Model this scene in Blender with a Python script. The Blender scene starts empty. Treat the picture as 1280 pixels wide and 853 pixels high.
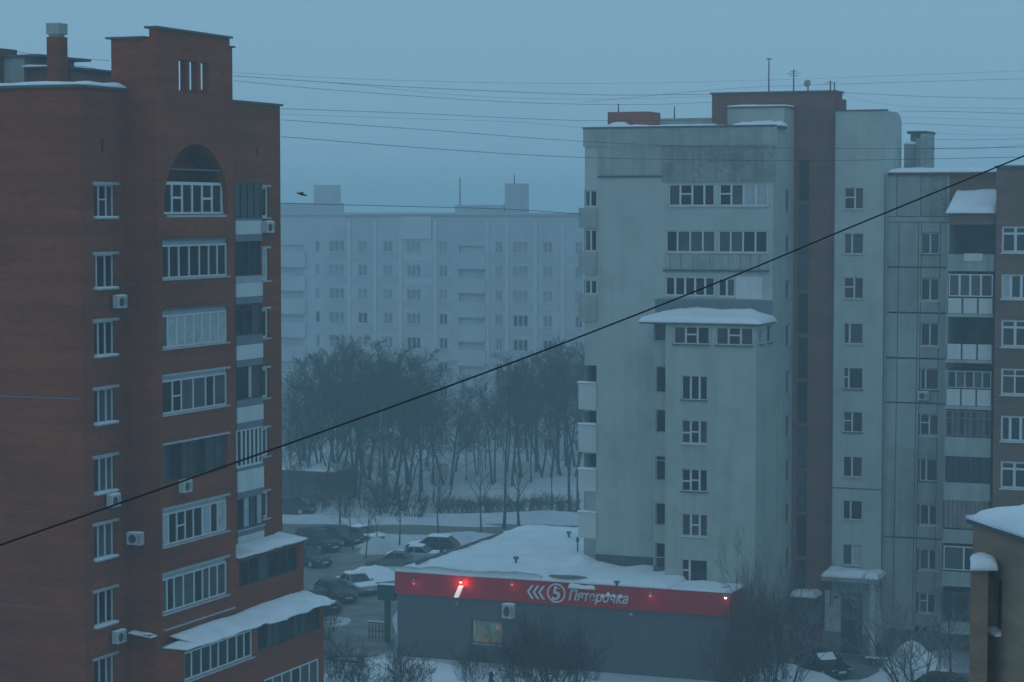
import bpy, bmesh, math, random
from mathutils import Vector, Matrix, noise
random.seed(7)
C = bpy.context.scene.collection
S = bpy.context.scene
PI = math.pi
HAZE_DENSITY = 0.0016

# ---------------------------------------------------------------- camera
CAM_H = 28.0
F_PX = 2850.0                       # focal length for a 1280 px wide frame
PITCH = math.radians(3.30)
YAW = math.radians(22.2)
cam_d = bpy.data.cameras.new('camera')
cam = bpy.data.objects.new('camera', cam_d); C.objects.link(cam)
cam.location = (0, 0, CAM_H)
cam.rotation_euler = (PI/2 - PITCH, 0, YAW)
cam_d.sensor_width = 36.0
cam_d.lens = 36.0 * F_PX / 1280
cam_d.clip_start = 0.5
cam_d.clip_end = 9000
S.camera = cam

# ---------------------------------------------------------------- world, sun, exposure
SUN_EL, SUN_ROT = math.radians(4), math.radians(200)
w = bpy.data.worlds.new('World'); S.world = w; w.use_nodes = True
nt = w.node_tree; nt.nodes.clear()
out = nt.nodes.new('ShaderNodeOutputWorld')
bg = nt.nodes.new('ShaderNodeBackground')
sky = nt.nodes.new('ShaderNodeTexSky'); sky.sky_type = 'NISHITA'; sky.sun_disc = False
sky.sun_elevation = SUN_EL; sky.sun_rotation = SUN_ROT; sky.altitude = 150; sky.dust_density = 2.0
mix = nt.nodes.new('ShaderNodeMix'); mix.data_type = 'RGBA'
mix.inputs['Factor'].default_value = 0.93
OVERCAST = (2.18, 4.08, 5.82, 1)      # even overcast blue of a winter dusk, seen through strength 0.1
nt.links.new(sky.outputs[0], mix.inputs[6])
mix.inputs[7].default_value = OVERCAST
nt.links.new(mix.outputs[2], bg.inputs['Color'])
bg.inputs['Strength'].default_value = 0.1
nt.links.new(bg.outputs[0], out.inputs['Surface'])
sun_d = bpy.data.lights.new('sun', 'SUN'); sun_d.energy = 0.12; sun_d.angle = math.radians(40)
sun_d.color = (1.0, 0.9, 0.8)
sun = bpy.data.objects.new('sun', sun_d); C.objects.link(sun)
sun.rotation_euler = (math.radians(50), 0, math.radians(20))
S.view_settings.view_transform = 'Standard'; S.view_settings.look = 'None'
S.view_settings.exposure = 0.0; S.view_settings.gamma = 1.0
S.view_settings.use_curve_mapping = False
S.cycles.volume_bounces = 2
S.cycles.max_bounces = 6
S.cycles.diffuse_bounces = 3
S.cycles.use_denoising = True

# ---------------------------------------------------------------- surveying: lines of sight met with real planes
_F = Vector((-math.sin(YAW)*math.cos(PITCH), math.cos(YAW)*math.cos(PITCH), -math.sin(PITCH)))
_R = Vector((math.cos(YAW), math.sin(YAW), 0)); _U = _R.cross(_F)
def ray(px, py): return _F + _R*((px-640)/F_PX) + _U*((426.5-py)/F_PX)
def onX(X, px, py):
    d = ray(px, py); t = X/d.x; return d.y*t, CAM_H + d.z*t        # -> y, z
def onY(Y, px, py):
    d = ray(px, py); t = Y/d.y; return d.x*t, CAM_H + d.z*t        # -> x, z
def onZ(Z, px, py):
    d = ray(px, py); t = (Z-CAM_H)/d.z; return d.x*t, d.y*t
def at_depth(px, py, D):
    d = ray(px, py); t = D/ math.hypot(d.x, d.y); return Vector((d.x*t, d.y*t, CAM_H+d.z*t))

# ---------------------------------------------------------------- materials
MATS = {}
def node(nt, t, **k):
    n = nt.nodes.new(t)
    for a, v in k.items(): setattr(n, a, v)
    return n
def mat(name, col, rough=0.8, metal=0.0, var=0.12, scale=1.5, bump=0.0, bscale=20, dark=None, streak=0.0, spec=0.3):
    """base colour broken by two sizes of noise, optional dirt colour in patches and vertical rain streaks"""
    if name in MATS: return MATS[name]
    m = bpy.data.materials.new(name); m.use_nodes = True; MATS[name] = m
    nt = m.node_tree; b = nt.nodes['Principled BSDF']
    b.inputs['Roughness'].default_value = rough; b.inputs['Metallic'].default_value = metal
    b.inputs['Specular IOR Level'].default_value = spec
    tc = node(nt, 'ShaderNodeTexCoord')
    n1 = node(nt, 'ShaderNodeTexNoise'); n1.inputs['Scale'].default_value = scale; n1.inputs['Detail'].default_value = 6
    nt.links.new(tc.outputs['Object'], n1.inputs['Vector'])
    r = node(nt, 'ShaderNodeValToRGB')
    r.color_ramp.elements[0].position = 0.3; r.color_ramp.elements[1].position = 0.7
    lo = [c*(1-var) for c in col]; hi = [min(1, c*(1+var)) for c in col]
    r.color_ramp.elements[0].color = (*lo, 1); r.color_ramp.elements[1].color = (*hi, 1)
    nt.links.new(n1.outputs['Fac'], r.inputs[0])
    last = r.outputs[0]
    if dark is not None:
        n2 = node(nt, 'ShaderNodeTexNoise'); n2.inputs['Scale'].default_value = 0.35; n2.inputs['Detail'].default_value = 8
        n2.inputs['Roughness'].default_value = 0.7
        nt.links.new(tc.outputs['Object'], n2.inputs['Vector'])
        r2 = node(nt, 'ShaderNodeValToRGB'); r2.color_ramp.elements[0].position = 0.48; r2.color_ramp.elements[1].position = 0.72
        nt.links.new(n2.outputs['Fac'], r2.inputs[0])
        mx = node(nt, 'ShaderNodeMix', data_type='RGBA'); nt.links.new(r2.outputs[0], mx.inputs['Factor'])
        nt.links.new(last, mx.inputs[6]); mx.inputs[7].default_value = (*dark, 1); last = mx.outputs[2]
    if streak > 0:
        mp = node(nt, 'ShaderNodeMapping'); mp.inputs['Scale'].default_value = (2.2, 2.2, 0.12)
        nt.links.new(tc.outputs['Object'], mp.inputs['Vector'])
        n3 = node(nt, 'ShaderNodeTexNoise'); n3.inputs['Scale'].default_value = 1.0; n3.inputs['Detail'].default_value = 5
        nt.links.new(mp.outputs[0], n3.inputs['Vector'])
        r3 = node(nt, 'ShaderNodeValToRGB'); r3.color_ramp.elements[0].position = 0.45; r3.color_ramp.elements[1].position = 0.75
        r3.color_ramp.elements[0].color = (1, 1, 1, 1); g = 1-streak; r3.color_ramp.elements[1].color = (g, g, g, 1)
        nt.links.new(n3.outputs['Fac'], r3.inputs[0])
        mm = node(nt, 'ShaderNodeMix', data_type='RGBA', blend_type='MULTIPLY'); mm.inputs['Factor'].default_value = 1
        nt.links.new(last, mm.inputs[6]); nt.links.new(r3.outputs[0], mm.inputs[7]); last = mm.outputs[2]
    nt.links.new(last, b.inputs['Base Color'])
    if bump > 0:
        n4 = node(nt, 'ShaderNodeTexNoise'); n4.inputs['Scale'].default_value = bscale; n4.inputs['Detail'].default_value = 4
        nt.links.new(tc.outputs['Object'], n4.inputs['Vector'])
        bp = node(nt, 'ShaderNodeBump'); bp.inputs['Strength'].default_value = bump; bp.inputs['Distance'].default_value = 0.05
        nt.links.new(n4.outputs['Fac'], bp.inputs['Height']); nt.links.new(bp.outputs[0], b.inputs['Normal'])
    return m

def brick_mat(name, c1, c2, mortar, bw=0.25, bh=0.075):
    if name in MATS: return MATS[name]
    m = bpy.data.materials.new(name); m.use_nodes = True; MATS[name] = m
    nt = m.node_tree; b = nt.nodes['Principled BSDF']; b.inputs['Roughness'].default_value = 0.9
    b.inputs['Specular IOR Level'].default_value = 0.2
    tc = node(nt, 'ShaderNodeTexCoord'); sp = node(nt, 'ShaderNodeSeparateXYZ'); nt.links.new(tc.outputs['Object'], sp.inputs[0])
    ad = node(nt, 'ShaderNodeMath', operation='ADD'); nt.links.new(sp.outputs[0], ad.inputs[0]); nt.links.new(sp.outputs[1], ad.inputs[1])
    cb = node(nt, 'ShaderNodeCombineXYZ'); nt.links.new(ad.outputs[0], cb.inputs[0]); nt.links.new(sp.outputs[2], cb.inputs[1])
    br = node(nt, 'ShaderNodeTexBrick'); nt.links.new(cb.outputs[0], br.inputs['Vector'])
    br.inputs['Color1'].default_value = (*c1, 1); br.inputs['Color2'].default_value = (*c2, 1); br.inputs['Mortar'].default_value = (*mortar, 1)
    br.inputs['Scale'].default_value = 1.0; br.inputs['Mortar Size'].default_value = 0.008
    br.inputs['Brick Width'].default_value = bw; br.inputs['Row Height'].default_value = bh
    n1 = node(nt, 'ShaderNodeTexNoise'); n1.inputs['Scale'].default_value = 0.25; n1.inputs['Detail'].default_value = 8
    nt.links.new(tc.outputs['Object'], n1.inputs['Vector'])
    mp = node(nt, 'ShaderNodeMapping'); mp.inputs['Scale'].default_value = (0.15, 0.15, 2.6)
    nt.links.new(tc.outputs['Object'], mp.inputs['Vector'])
    n2 = node(nt, 'ShaderNodeTexNoise'); n2.inputs['Scale'].default_value = 1.0; n2.inputs['Detail'].default_value = 4
    nt.links.new(mp.outputs[0], n2.inputs['Vector'])
    av = node(nt, 'ShaderNodeMath', operation='ADD'); nt.links.new(n1.outputs['Fac'], av.inputs[0]); nt.links.new(n2.outputs['Fac'], av.inputs[1])
    mr = node(nt, 'ShaderNodeMapRange'); nt.links.new(av.outputs[0], mr.inputs['Value'])
    mr.inputs['From Min'].default_value = 0.7; mr.inputs['From Max'].default_value = 1.3; mr.inputs['To Min'].default_value = 0.74; mr.inputs['To Max'].default_value = 1.24
    vm = node(nt, 'ShaderNodeVectorMath', operation='SCALE'); nt.links.new(br.outputs['Color'], vm.inputs[0]); nt.links.new(mr.outputs[0], vm.inputs['Scale'])
    nt.links.new(vm.outputs[0], b.inputs['Base Color'])
    return m

def emit_mat(name, col, e):
    if name in MATS: return MATS[name]
    m = bpy.data.materials.new(name); m.use_nodes = True; MATS[name] = m
    b = m.node_tree.nodes['Principled BSDF']; b.inputs['Base Color'].default_value = (*col, 1)
    b.inputs['Emission Color'].default_value = (*col, 1); b.inputs['Emission Strength'].default_value = e
    return m

M_BRICK = brick_mat('red_brick', (0.300, 0.066, 0.019), (0.200, 0.045, 0.016), (0.20, 0.064, 0.028))
M_BRICK_B = brick_mat('brown_brick', (0.22, 0.115, 0.075), (0.165, 0.085, 0.06), (0.17, 0.115, 0.085))
M_TAN = brick_mat('tan_brick', (0.33, 0.225, 0.15), (0.27, 0.185, 0.125), (0.28, 0.21, 0.16))
M_STAIR = brick_mat('stair_brick', (0.26, 0.115, 0.085), (0.20, 0.09, 0.07), (0.19, 0.11, 0.09))
M_PLAST = mat('pale_plaster', (0.45, 0.485, 0.435), 0.9, var=0.05, scale=0.6, dark=(0.35, 0.38, 0.34), streak=0.14, bump=0.15)
M_PLAST2 = mat('white_plaster', (0.465, 0.515, 0.485), 0.9, var=0.06, scale=0.5, dark=(0.36, 0.40, 0.37), streak=0.12, bump=0.15)
M_PANEL = mat('concrete_panel', (0.385, 0.41, 0.385), 0.9, var=0.12, scale=1.0, dark=(0.26, 0.29, 0.28), streak=0.25, bump=0.2)
M_ROUGH = mat('weathered_render', (0.30, 0.31, 0.29), 0.95, var=0.28, scale=3.5, dark=(0.19, 0.195, 0.185), streak=0.35, bump=0.6)
M_GREY = mat('grey_render', (0.17, 0.20, 0.22), 0.9, var=0.1)
M_SEAM = mat('dark_seam', (0.10, 0.11, 0.12), 0.9)
M_WHITE = mat('white_plastic', (0.64, 0.66, 0.66), 0.45, var=0.04)
M_WHITEP = mat('white_parapet', (0.62, 0.64, 0.62), 0.7, var=0.06, streak=0.12, scale=0.8)
M_OLDW = mat('old_wood_frame', (0.22, 0.20, 0.18), 0.8, var=0.2)
M_DARKW = mat('dark_wood_frame', (0.07, 0.075, 0.08), 0.8, var=0.2)
M_CAP = mat('dark_metal_cap', (0.11, 0.12, 0.13), 0.6, metal=0.3)
M_SILL = mat('zinc_sill', (0.42, 0.45, 0.46), 0.5, metal=0.2)
M_SNOW = mat('snow', (0.86, 0.88, 0.90), 0.85, var=0.05, scale=0.6, bump=0.5, bscale=2.2, dark=(0.74, 0.76, 0.78))
M_SNOWD = mat('trodden_snow', (0.56, 0.58, 0.60), 0.9, var=0.16, scale=0.35, bump=0.5, bscale=1.5, dark=(0.42, 0.43, 0.45))
M_SLUSH = mat('slush', (0.20, 0.19, 0.175), 0.85, var=0.35, scale=0.5, bump=0.7, bscale=1.6, dark=(0.13, 0.125, 0.115))
M_ROAD = mat('slushy_road', (0.13, 0.12, 0.10), 0.7, var=0.25, scale=0.3, bump=0.4, bscale=1.2)
M_GLASS = mat('dark_glass', (0.014, 0.018, 0.022), 0.12, var=0.4, scale=0.9, spec=0.5, dark=(0.04, 0.043, 0.043))
M_GLASS2 = mat('curtained_glass', (0.065, 0.075, 0.078), 0.3, var=0.3, scale=1.3, spec=0.5)
M_GLASS3 = mat('white_curtain_glass', (0.40, 0.44, 0.44), 0.4, var=0.18, scale=2.5, spec=0.5)
M_GLASS4 = mat('warm_curtain_glass', (0.065, 0.04, 0.037), 0.3, var=0.4, scale=1.3, spec=0.5)
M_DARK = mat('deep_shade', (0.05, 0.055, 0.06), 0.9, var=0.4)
M_ACW = mat('ac_casing', (0.50, 0.52, 0.51), 0.5, var=0.05)
M_ACD = mat('ac_grille', (0.06, 0.065, 0.07), 0.6)
M_BARK = mat('bark', (0.040, 0.042, 0.036), 0.95, var=0.3, scale=5)
M_BIRCH = mat('pale_bark', (0.30, 0.30, 0.29), 0.9, var=0.5, scale=4)
M_TWIG = mat('twigs', (0.045, 0.036, 0.030), 0.95, var=0.3, scale=3)
M_TWIGF = mat('frosted_twigs', (0.20, 0.19, 0.18), 0.95, var=0.4, scale=2)
M_TWIGR = mat('reddish_twigs', (0.10, 0.062, 0.048), 0.95, var=0.3, scale=2)
M_RED = mat('red_fascia', (0.52, 0.012, 0.022), 0.45, var=0.05)
M_SHOP = mat('shop_cladding', (0.125, 0.128, 0.14), 0.55, var=0.05, scale=0.4, streak=0.06)
M_GREEN = mat('green_paint', (0.02, 0.10, 0.055), 0.5)
M_CABLE = mat('black_cable', (0.012, 0.012, 0.014), 0.6)
M_WIRE = mat('wire', (0.03, 0.035, 0.04), 0.7)
PANES = [M_GLASS, M_GLASS2, M_GLASS3, M_GLASS4, mat('half_faded_glass', (0.25, 0.29, 0.31), 0.4, var=0.2), mat('fog_faded_glass', (0.33, 0.38, 0.40), 0.4, var=0.2)]  # last two are far block panes with the fog's fading put into the colour

# ---------------------------------------------------------------- mesh helpers
class MB:
    def __init__(s): s.v = []; s.f = []; s.smooth = False
    def q(s, a, b, c, d):
        n = len(s.v); s.v += [tuple(a), tuple(b), tuple(c), tuple(d)]; s.f.append((n, n+1, n+2, n+3)); return s
    def box(s, x0, x1, y0, y1, z0, z1):
        if x0 > x1: x0, x1 = x1, x0
        if y0 > y1: y0, y1 = y1, y0
        if z0 > z1: z0, z1 = z1, z0
        n = len(s.v)
        s.v += [(x0,y0,z0),(x1,y0,z0),(x1,y1,z0),(x0,y1,z0),(x0,y0,z1),(x1,y0,z1),(x1,y1,z1),(x0,y1,z1)]
        s.f += [(n,n+3,n+2,n+1),(n+4,n+5,n+6,n+7),(n,n+1,n+5,n+4),(n+1,n+2,n+6,n+5),(n+2,n+3,n+7,n+6),(n+3,n,n+4,n+7)]
        return s
    def hexa(s, p):      # eight corners, bottom ring then top ring
        n = len(s.v); s.v += [tuple(a) for a in p]
        s.f += [(n,n+3,n+2,n+1),(n+4,n+5,n+6,n+7),(n,n+1,n+5,n+4),(n+1,n+2,n+6,n+5),(n+2,n+3,n+7,n+6),(n+3,n,n+4,n+7)]
        return s
    def tube(s, pts, rads, sides=6, cap=True):
        pts = [Vector(p) for p in pts]
        if not hasattr(rads, '__len__'): rads = [rads]*len(pts)
        n0 = len(s.v)
        for i, p in enumerate(pts):
            d = (pts[min(i+1, len(pts)-1)] - pts[max(i-1, 0)]).normalized()
            a = d.cross(Vector((0, 0, 1)))
            if a.length < 1e-3: a = Vector((1, 0, 0))
            a.normalize(); b = d.cross(a)
            for k in range(sides):
                t = 2*PI*k/sides
                s.v.append(tuple(p + (a*math.cos(t) + b*math.sin(t))*rads[i]))
        for i in range(len(pts)-1):
            for k in range(sides):
                k2 = (k+1) % sides
                s.f.append((n0+i*sides+k, n0+i*sides+k2, n0+(i+1)*sides+k2, n0+(i+1)*sides+k))
        if cap:
            s.f.append(tuple(n0+k for k in range(sides))[::-1])
            e = n0+(len(pts)-1)*sides; s.f.append(tuple(e+k for k in range(sides)))
        return s
    def lathe(s, prof, cx=0, cy=0, sides=12):
        n0 = len(s.v)
        for r, z in prof:
            for k in range(sides):
                t = 2*PI*k/sides; s.v.append((cx+r*math.cos(t), cy+r*math.sin(t), z))
        for i in range(len(prof)-1):
            for k in range(sides):
                k2 = (k+1) % sides
                s.f.append((n0+i*sides+k, n0+i*sides+k2, n0+(i+1)*sides+k2, n0+(i+1)*sides+k))
        s.f.append(tuple(n0+k for k in range(sides))[::-1]); e = n0+(len(prof)-1)*sides
        s.f.append(tuple(e+k for k in range(sides)))
        return s
    def mesh(s, name, m):
        me = bpy.data.meshes.new(name); me.from_pydata(s.v, [], s.f); me.validate()
        me.materials.append(m)
        if s.smooth:
            for p in me.polygons: p.use_smooth = True
        me.update(); return me
    def build(s, name, m, parent=None, loc=None, rotz=0, smooth=False):
        """mesh in world coordinates under an unrotated parent, or in local ones when loc is given"""
        s.smooth = smooth or s.smooth
        o = bpy.data.objects.new(name, s.mesh(name, m)); C.objects.link(o)
        if parent is not None: o.parent = parent
        if loc is None:
            if parent is not None: o.location = -world_loc(parent)
        else:
            o.location = loc; o.rotation_euler = (0, 0, rotz)
        return o

def world_loc(o):
    v = Vector(o.location)
    while o.parent is not None: o = o.parent; v = v + Vector(o.location)
    return v
def put(name, me, parent=None, loc=(0,0,0), rotz=0, rel=False):
    """link a (shared) mesh; loc is a world point unless rel"""
    o = bpy.data.objects.new(name, me); C.objects.link(o)
    if parent is not None:
        o.parent = parent
        if not rel: loc = Vector(loc) - world_loc(parent)
    o.location = loc; o.rotation_euler = (0, 0, rotz)
    return o
def tag(o, label=None, cat=None, group=None, kind=None):
    if label: o['label'] = label
    if cat: o['category'] = cat
    if group: o['group'] = group
    if kind: o['kind'] = kind
    return o
def empty(name, loc, label, cat, group=None, rotz=0):
    o = bpy.data.objects.new(name, None); C.objects.link(o); o.location = loc; o.rotation_euler = (0, 0, rotz)
    o.empty_display_size = 0.5
    return tag(o, label, cat, group)
def copy_tree(o, parent=None):
    c = o.copy(); C.objects.link(c)
    if parent is not None: c.parent = parent
    for ch in list(o.children): copy_tree(ch, c)
    return c

class Wall:
    """one face of a building, plane x = c (face 'E') or y = c (face 'S'), with real openings and reveals"""
    def __init__(s, face, c, u0, u1, z0, z1, depth=0.22):
        s.face, s.c, s.u0, s.u1, s.z0, s.z1, s.depth = face, c, u0, u1, z0, z1, depth
        s.holes = []
    def P(s, u, z, d=0.0):                                  # d = inward depth
        return (s.c - d, u, z) if s.face == 'E' else (u, s.c + d, z)
    def hole(s, u0, u1, z0, z1, depth=None, back=False):
        s.holes.append((u0, u1, z0, z1, depth or s.depth, back)); return s
    def build(s, name, m, parent, backm=None):
        b = MB(); bk = MB()
        us = sorted({round(x, 4) for x in [s.u0, s.u1] + [h[0] for h in s.holes] + [h[1] for h in s.holes] if s.u0-1e-6 <= x <= s.u1+1e-6})
        zs = sorted({round(x, 4) for x in [s.z0, s.z1] + [h[2] for h in s.holes] + [h[3] for h in s.holes] if s.z0-1e-6 <= x <= s.z1+1e-6})
        for i in range(len(us)-1):
            run = None
            for j in range(len(zs)-1):
                uc, zc = (us[i]+us[i+1])/2, (zs[j]+zs[j+1])/2
                inside = any(h[0] < uc < h[1] and h[2] < zc < h[3] for h in s.holes)
                if inside:
                    if run is not None: b.q(s.P(us[i], run), s.P(us[i+1], run), s.P(us[i+1], zs[j]), s.P(us[i], zs[j])); run = None
                elif run is None: run = zs[j]
            if run is not None: b.q(s.P(us[i], run), s.P(us[i+1], run), s.P(us[i+1], zs[-1]), s.P(us[i], zs[-1]))
        for (a, c, e, g, d, back) in s.holes:
            b.q(s.P(a, e), s.P(a, e, d), s.P(a, g, d), s.P(a, g))
            b.q(s.P(c, e), s.P(c, g), s.P(c, g, d), s.P(c, e, d))
            b.q(s.P(a, e), s.P(c, e), s.P(c, e, d), s.P(a, e, d))
            b.q(s.P(a, g), s.P(a, g, d), s.P(c, g, d), s.P(c, g))
            if back: bk.q(s.P(a, e, d), s.P(c, e, d), s.P(c, g, d), s.P(a, g, d))
        o = b.build(name, m, parent)
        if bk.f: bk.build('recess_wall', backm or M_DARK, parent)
        return o

_WM = {}
def win_mesh(w, h, cols, trans, fr, bar, fm):
    key = (w, h, tuple(cols), tuple(sorted(trans.items())), fr, bar, fm.name)
    if key in _WM: return _WM[key]
    b = MB(); t0, t1 = -0.01, 0.07
    b.box(0, w, t0, t1, 0, fr); b.box(0, w, t0, t1, h-fr, h)
    b.box(0, fr, t0, t1, fr, h-fr); b.box(w-fr, w, t0, t1, fr, h-fr)
    xs = [0] + [sum(cols[:i+1])/sum(cols)*w for i in range(len(cols))]
    for x in xs[1:-1]: b.box(x-bar/2, x+bar/2, t0, t1, fr, h-fr)
    for i, f in trans.items():
        b.box(xs[i]+bar*0.5, xs[i+1]-bar*0.5, t0+0.005, t1-0.005, h*f-bar*0.4, h*f+bar*0.4)
    me = b.mesh('window', fm)
    ps = []
    for i in range(len(cols)):
        pb = MB().box(xs[i]+bar*0.4, xs[i+1]-bar*0.4, t1-0.035, t1-0.01, fr*0.9, h-fr*0.9); ps.append(pb)
    _WM[key] = (me, ps, {}); return _WM[key]
def window(parent, face, c, u, z, w, h, cols=(1, 1), trans=None, fm=None, panes=None, fr=0.07, bar=0.07, sill=0.08, recess=0.1,
           sillm=None, snow=False, one_pane=False, r=random):
    """u, z = lower left corner as seen from outside"""
    fm = fm or M_WHITE; w = round(w, 2); h = round(h, 2)
    me, ps, cache = win_mesh(w, h, cols, trans or {}, fr, bar, fm)
    rz = PI/2 if face == 'E' else 0
    loc = (c - recess, u, z) if face == 'E' else (u, c + recess, z)
    o = put('window', me, parent, loc, rz)
    if one_pane:
        k = ('one', (panes or [0])[0])
        if k not in cache:
            cache[k] = MB().box(fr*0.8, w-fr*0.8, 0.03, 0.05, fr*0.8, h-fr*0.8).mesh('pane', PANES[k[1]])
        put('pane', cache[k], o, (0, 0, 0), 0, rel=True)
    else:
        for i, pb in enumerate(ps):
            kind = panes[i % len(panes)] if panes else r.choices([0, 1, 3], [6, 2, 1])[0]
            if (i, kind) not in cache: cache[(i, kind)] = pb.mesh('pane', PANES[kind])
            put('pane', cache[(i, kind)], o, (0, 0, 0), 0, rel=True)
    if sill:
        k = ('sill', recess, sill)
        if k not in cache:
            cache[k] = MB().box(-0.06, w+0.06, -recess-sill, 0.0, -0.07, -0.004).mesh('sill', sillm or M_SILL)
        put('sill', cache[k], o, (0, 0, 0), 0, rel=True)
        if snow:
            k = ('snow', recess, sill)
            if k not in cache:
                cache[k] = MB().box(-0.04, w+0.04, -recess-sill+0.01, -0.015, -0.004, 0.05).mesh('snow_layer', M_SNOW)
            put('snow_layer', cache[k], o, (0, 0, 0), 0, rel=True)
    return o

def win_px(parent, wall, px0, px1, yt, yb, ref=None, **k):
    """opening + window between two lines of sight; heights read at px0 (or ref)"""
    f = (lambda px, py: onX(wall.c, px, py)) if wall.face == 'E' else (lambda px, py: onY(wall.c, px, py))
    u0 = f(px0, yt)[0]; u1 = f(px1, yt)[0]; rp = ref if ref is not None else px0
    z1 = f(rp, yt)[1]; z0 = f(rp, yb)[1]
    u0, u1, z0, z1 = [round(x, 3) for x in (u0, u1, z0, z1)]
    wall.hole(u0, u1, z0, z1)
    return window(parent, wall.face, wall.c, u0, z0, u1-u0, z1-z0, **k)

def snow_slab(x0, x1, y0, y1, z, t, nx=16, ny=10, seed=0, over=0.12, edge=0.35, slope=None, flat_edges=''):
    """a layer of settled snow: rounded shoulders, wavy overhanging rim"""
    b = MB(); b.smooth = True
    def hgt(u, v):
        x = x0+(x1-x0)*u; y = y0+(y1-y0)*v
        du = min(x-x0, x1-x) ; dv = min(y-y0, y1-y)
        e = min(1.0, max(0, min(du, dv))/edge)
        return t*(0.25+0.75*math.sqrt(max(0, 1-(1-e)**2))) * (0.8+0.5*noise.noise(Vector((x*0.6+seed, y*0.6, seed)))+0.22*noise.noise(Vector((x*2.1, y*2.1+seed, 2))))
    top = []; bot = []
    us = [0, 0.02]+[i/nx for i in range(1, nx)]+[0.98, 1]; vs = [0, 0.03]+[i/ny for i in range(1, ny)]+[0.97, 1]
    for v in vs:
        rt = []; rb = []
        for u in us:
            x = x0+(x1-x0)*u; y = y0+(y1-y0)*v
            ox = (1 if u == 1 else -1 if u == 0 else 0) * over*(0.5+noise.noise(Vector((y*0.9, seed, 3)))+0.6*noise.noise(Vector((y*3.1, seed, 4))))
            oy = (1 if v == 1 else -1 if v == 0 else 0) * over*(0.5+noise.noise(Vector((x*0.9, seed, 7)))+0.6*noise.noise(Vector((x*3.1, seed, 8))))
            zz = z + (slope(x, y) if slope else 0)
            rt.append((x+ox, y+oy, zz+hgt(u, v))); rb.append((x+ox*0.8, y+oy*0.8, zz+0.004))
        top.append(rt); bot.append(rb)
    n = len(us); m_ = len(vs)
    for r_ in top: b.v += r_
    for r_ in bot: b.v += r_
    o = n*m_
    for j in range(m_-1):
        for i in range(n-1):
            a = j*n+i; b.f.append((a, a+1, a+n+1, a+n)); b.f.append((o+a, o+a+n, o+a+n+1, o+a+1))
    for i in range(n-1):
        b.f.append((i+1, i, o+i, o+i+1)); a = (m_-1)*n+i; b.f.append((a, a+1, o+a+1, o+a))
    for j in range(m_-1):
        a = j*n; b.f.append((a, a+n, o+a+n, o+a)); a = j*n+n-1; b.f.append((a+n, a, o+a, o+a+n))
    return b

_AC = {}
def air_conditioner(loc, face, label, w=0.8):
    """outdoor unit on two brackets"""
    t = empty('air_conditioner', loc, label, 'air conditioner', 'outdoor air conditioner units on the walls', PI/2 if face == 'E' else 0); t.scale = (0.88, 0.88, 0.88)
    if not _AC:
        _AC['c'] = MB().box(-0.4, 0.4, -0.42, -0.12, 0, 0.56).mesh('casing', M_ACW)
        g = MB(); g.v = []; 
        n = 20
        g.v = [(-0.08+0.21*math.cos(2*PI*k/n), -0.432, 0.28+0.21*math.sin(2*PI*k/n)) for k in range(n)] + [(-0.08+0.21*math.cos(2*PI*k/n), -0.42, 0.28+0.21*math.sin(2*PI*k/n)) for k in range(n)]
        g.f = [tuple(range(n))] + [(k, (k+1) % n, n+(k+1) % n, n+k) for k in range(n)]
        _AC['g'] = g.mesh('fan_grille', M_ACD)
        h = MB(); 
        for i in range(5): h.box(0.18, 0.36, -0.428, -0.421, 0.1+i*0.08, 0.13+i*0.08)
        _AC['v'] = h.mesh('vent', M_ACD)
        _AC['b'] = MB().box(-0.3, -0.26, -0.44, 0.0, -0.05, -0.004).box(-0.3, -0.26, -0.04, 0.0, -0.3, -0.05).box(-0.3+0.52, -0.26+0.52, -0.44, 0.0, -0.05, -0.004).box(0.22, 0.26, -0.04, 0.0, -0.3, -0.05).mesh('bracket', M_CAP)
        _AC['s'] = snow_slab(-0.39, 0.39, -0.41, -0.13, 0.562, 0.09, 5, 3, 3, 0.03, 0.1).mesh('snow_layer', M_SNOW)
    put('casing', _AC['c'], t, rel=True); put('fan_grille', _AC['g'], t, rel=True); put('vent', _AC['v'], t, rel=True)
    put('bracket', _AC['b'], t, rel=True); put('snow_layer', _AC['s'], t, rel=True)
    return t
# ================================================================ ground
R0 = 1500
g = MB()
nx = 40
g.q((-R0, -200, 0), (R0, -200, 0), (R0, R0, 0), (-R0, R0, 0))
gr = tag(g.build('ground', M_SNOWD), kind='structure')

# ================================================================ left red brick block
LB = empty('brick_apartment_building', (-60, 90, 0), 'tall red brick apartment building with an arched top balcony at the left edge', 'building')
XB, XT, XE = -50.8, -49.3, -48.0           # recessed wall, tower front, projecting lower balconies
YA = onX(XB, 101, 300)[0]                  # corner of the two left wings
YT0 = onX(XB, 158, 300)[0]                 # tower side
YT1 = onX(XT, 292, 300)[0]
YE = onX(XB, 351.5, 400)[0]                # far right corner
ZR_A = onX(XB, 101, 109)[1]
ZR_D = onX(XB, 350, 133)[1]
ZT1 = onX(XT, 192, 47)[1]; ZT2 = onX(XT, 192, 35)[1]
# wing facing the street (frontal) with two thin pale courses
wa = Wall('S', YA, -76, XB, 0, ZR_A); wa.build('wall', M_BRICK, LB)
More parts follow.
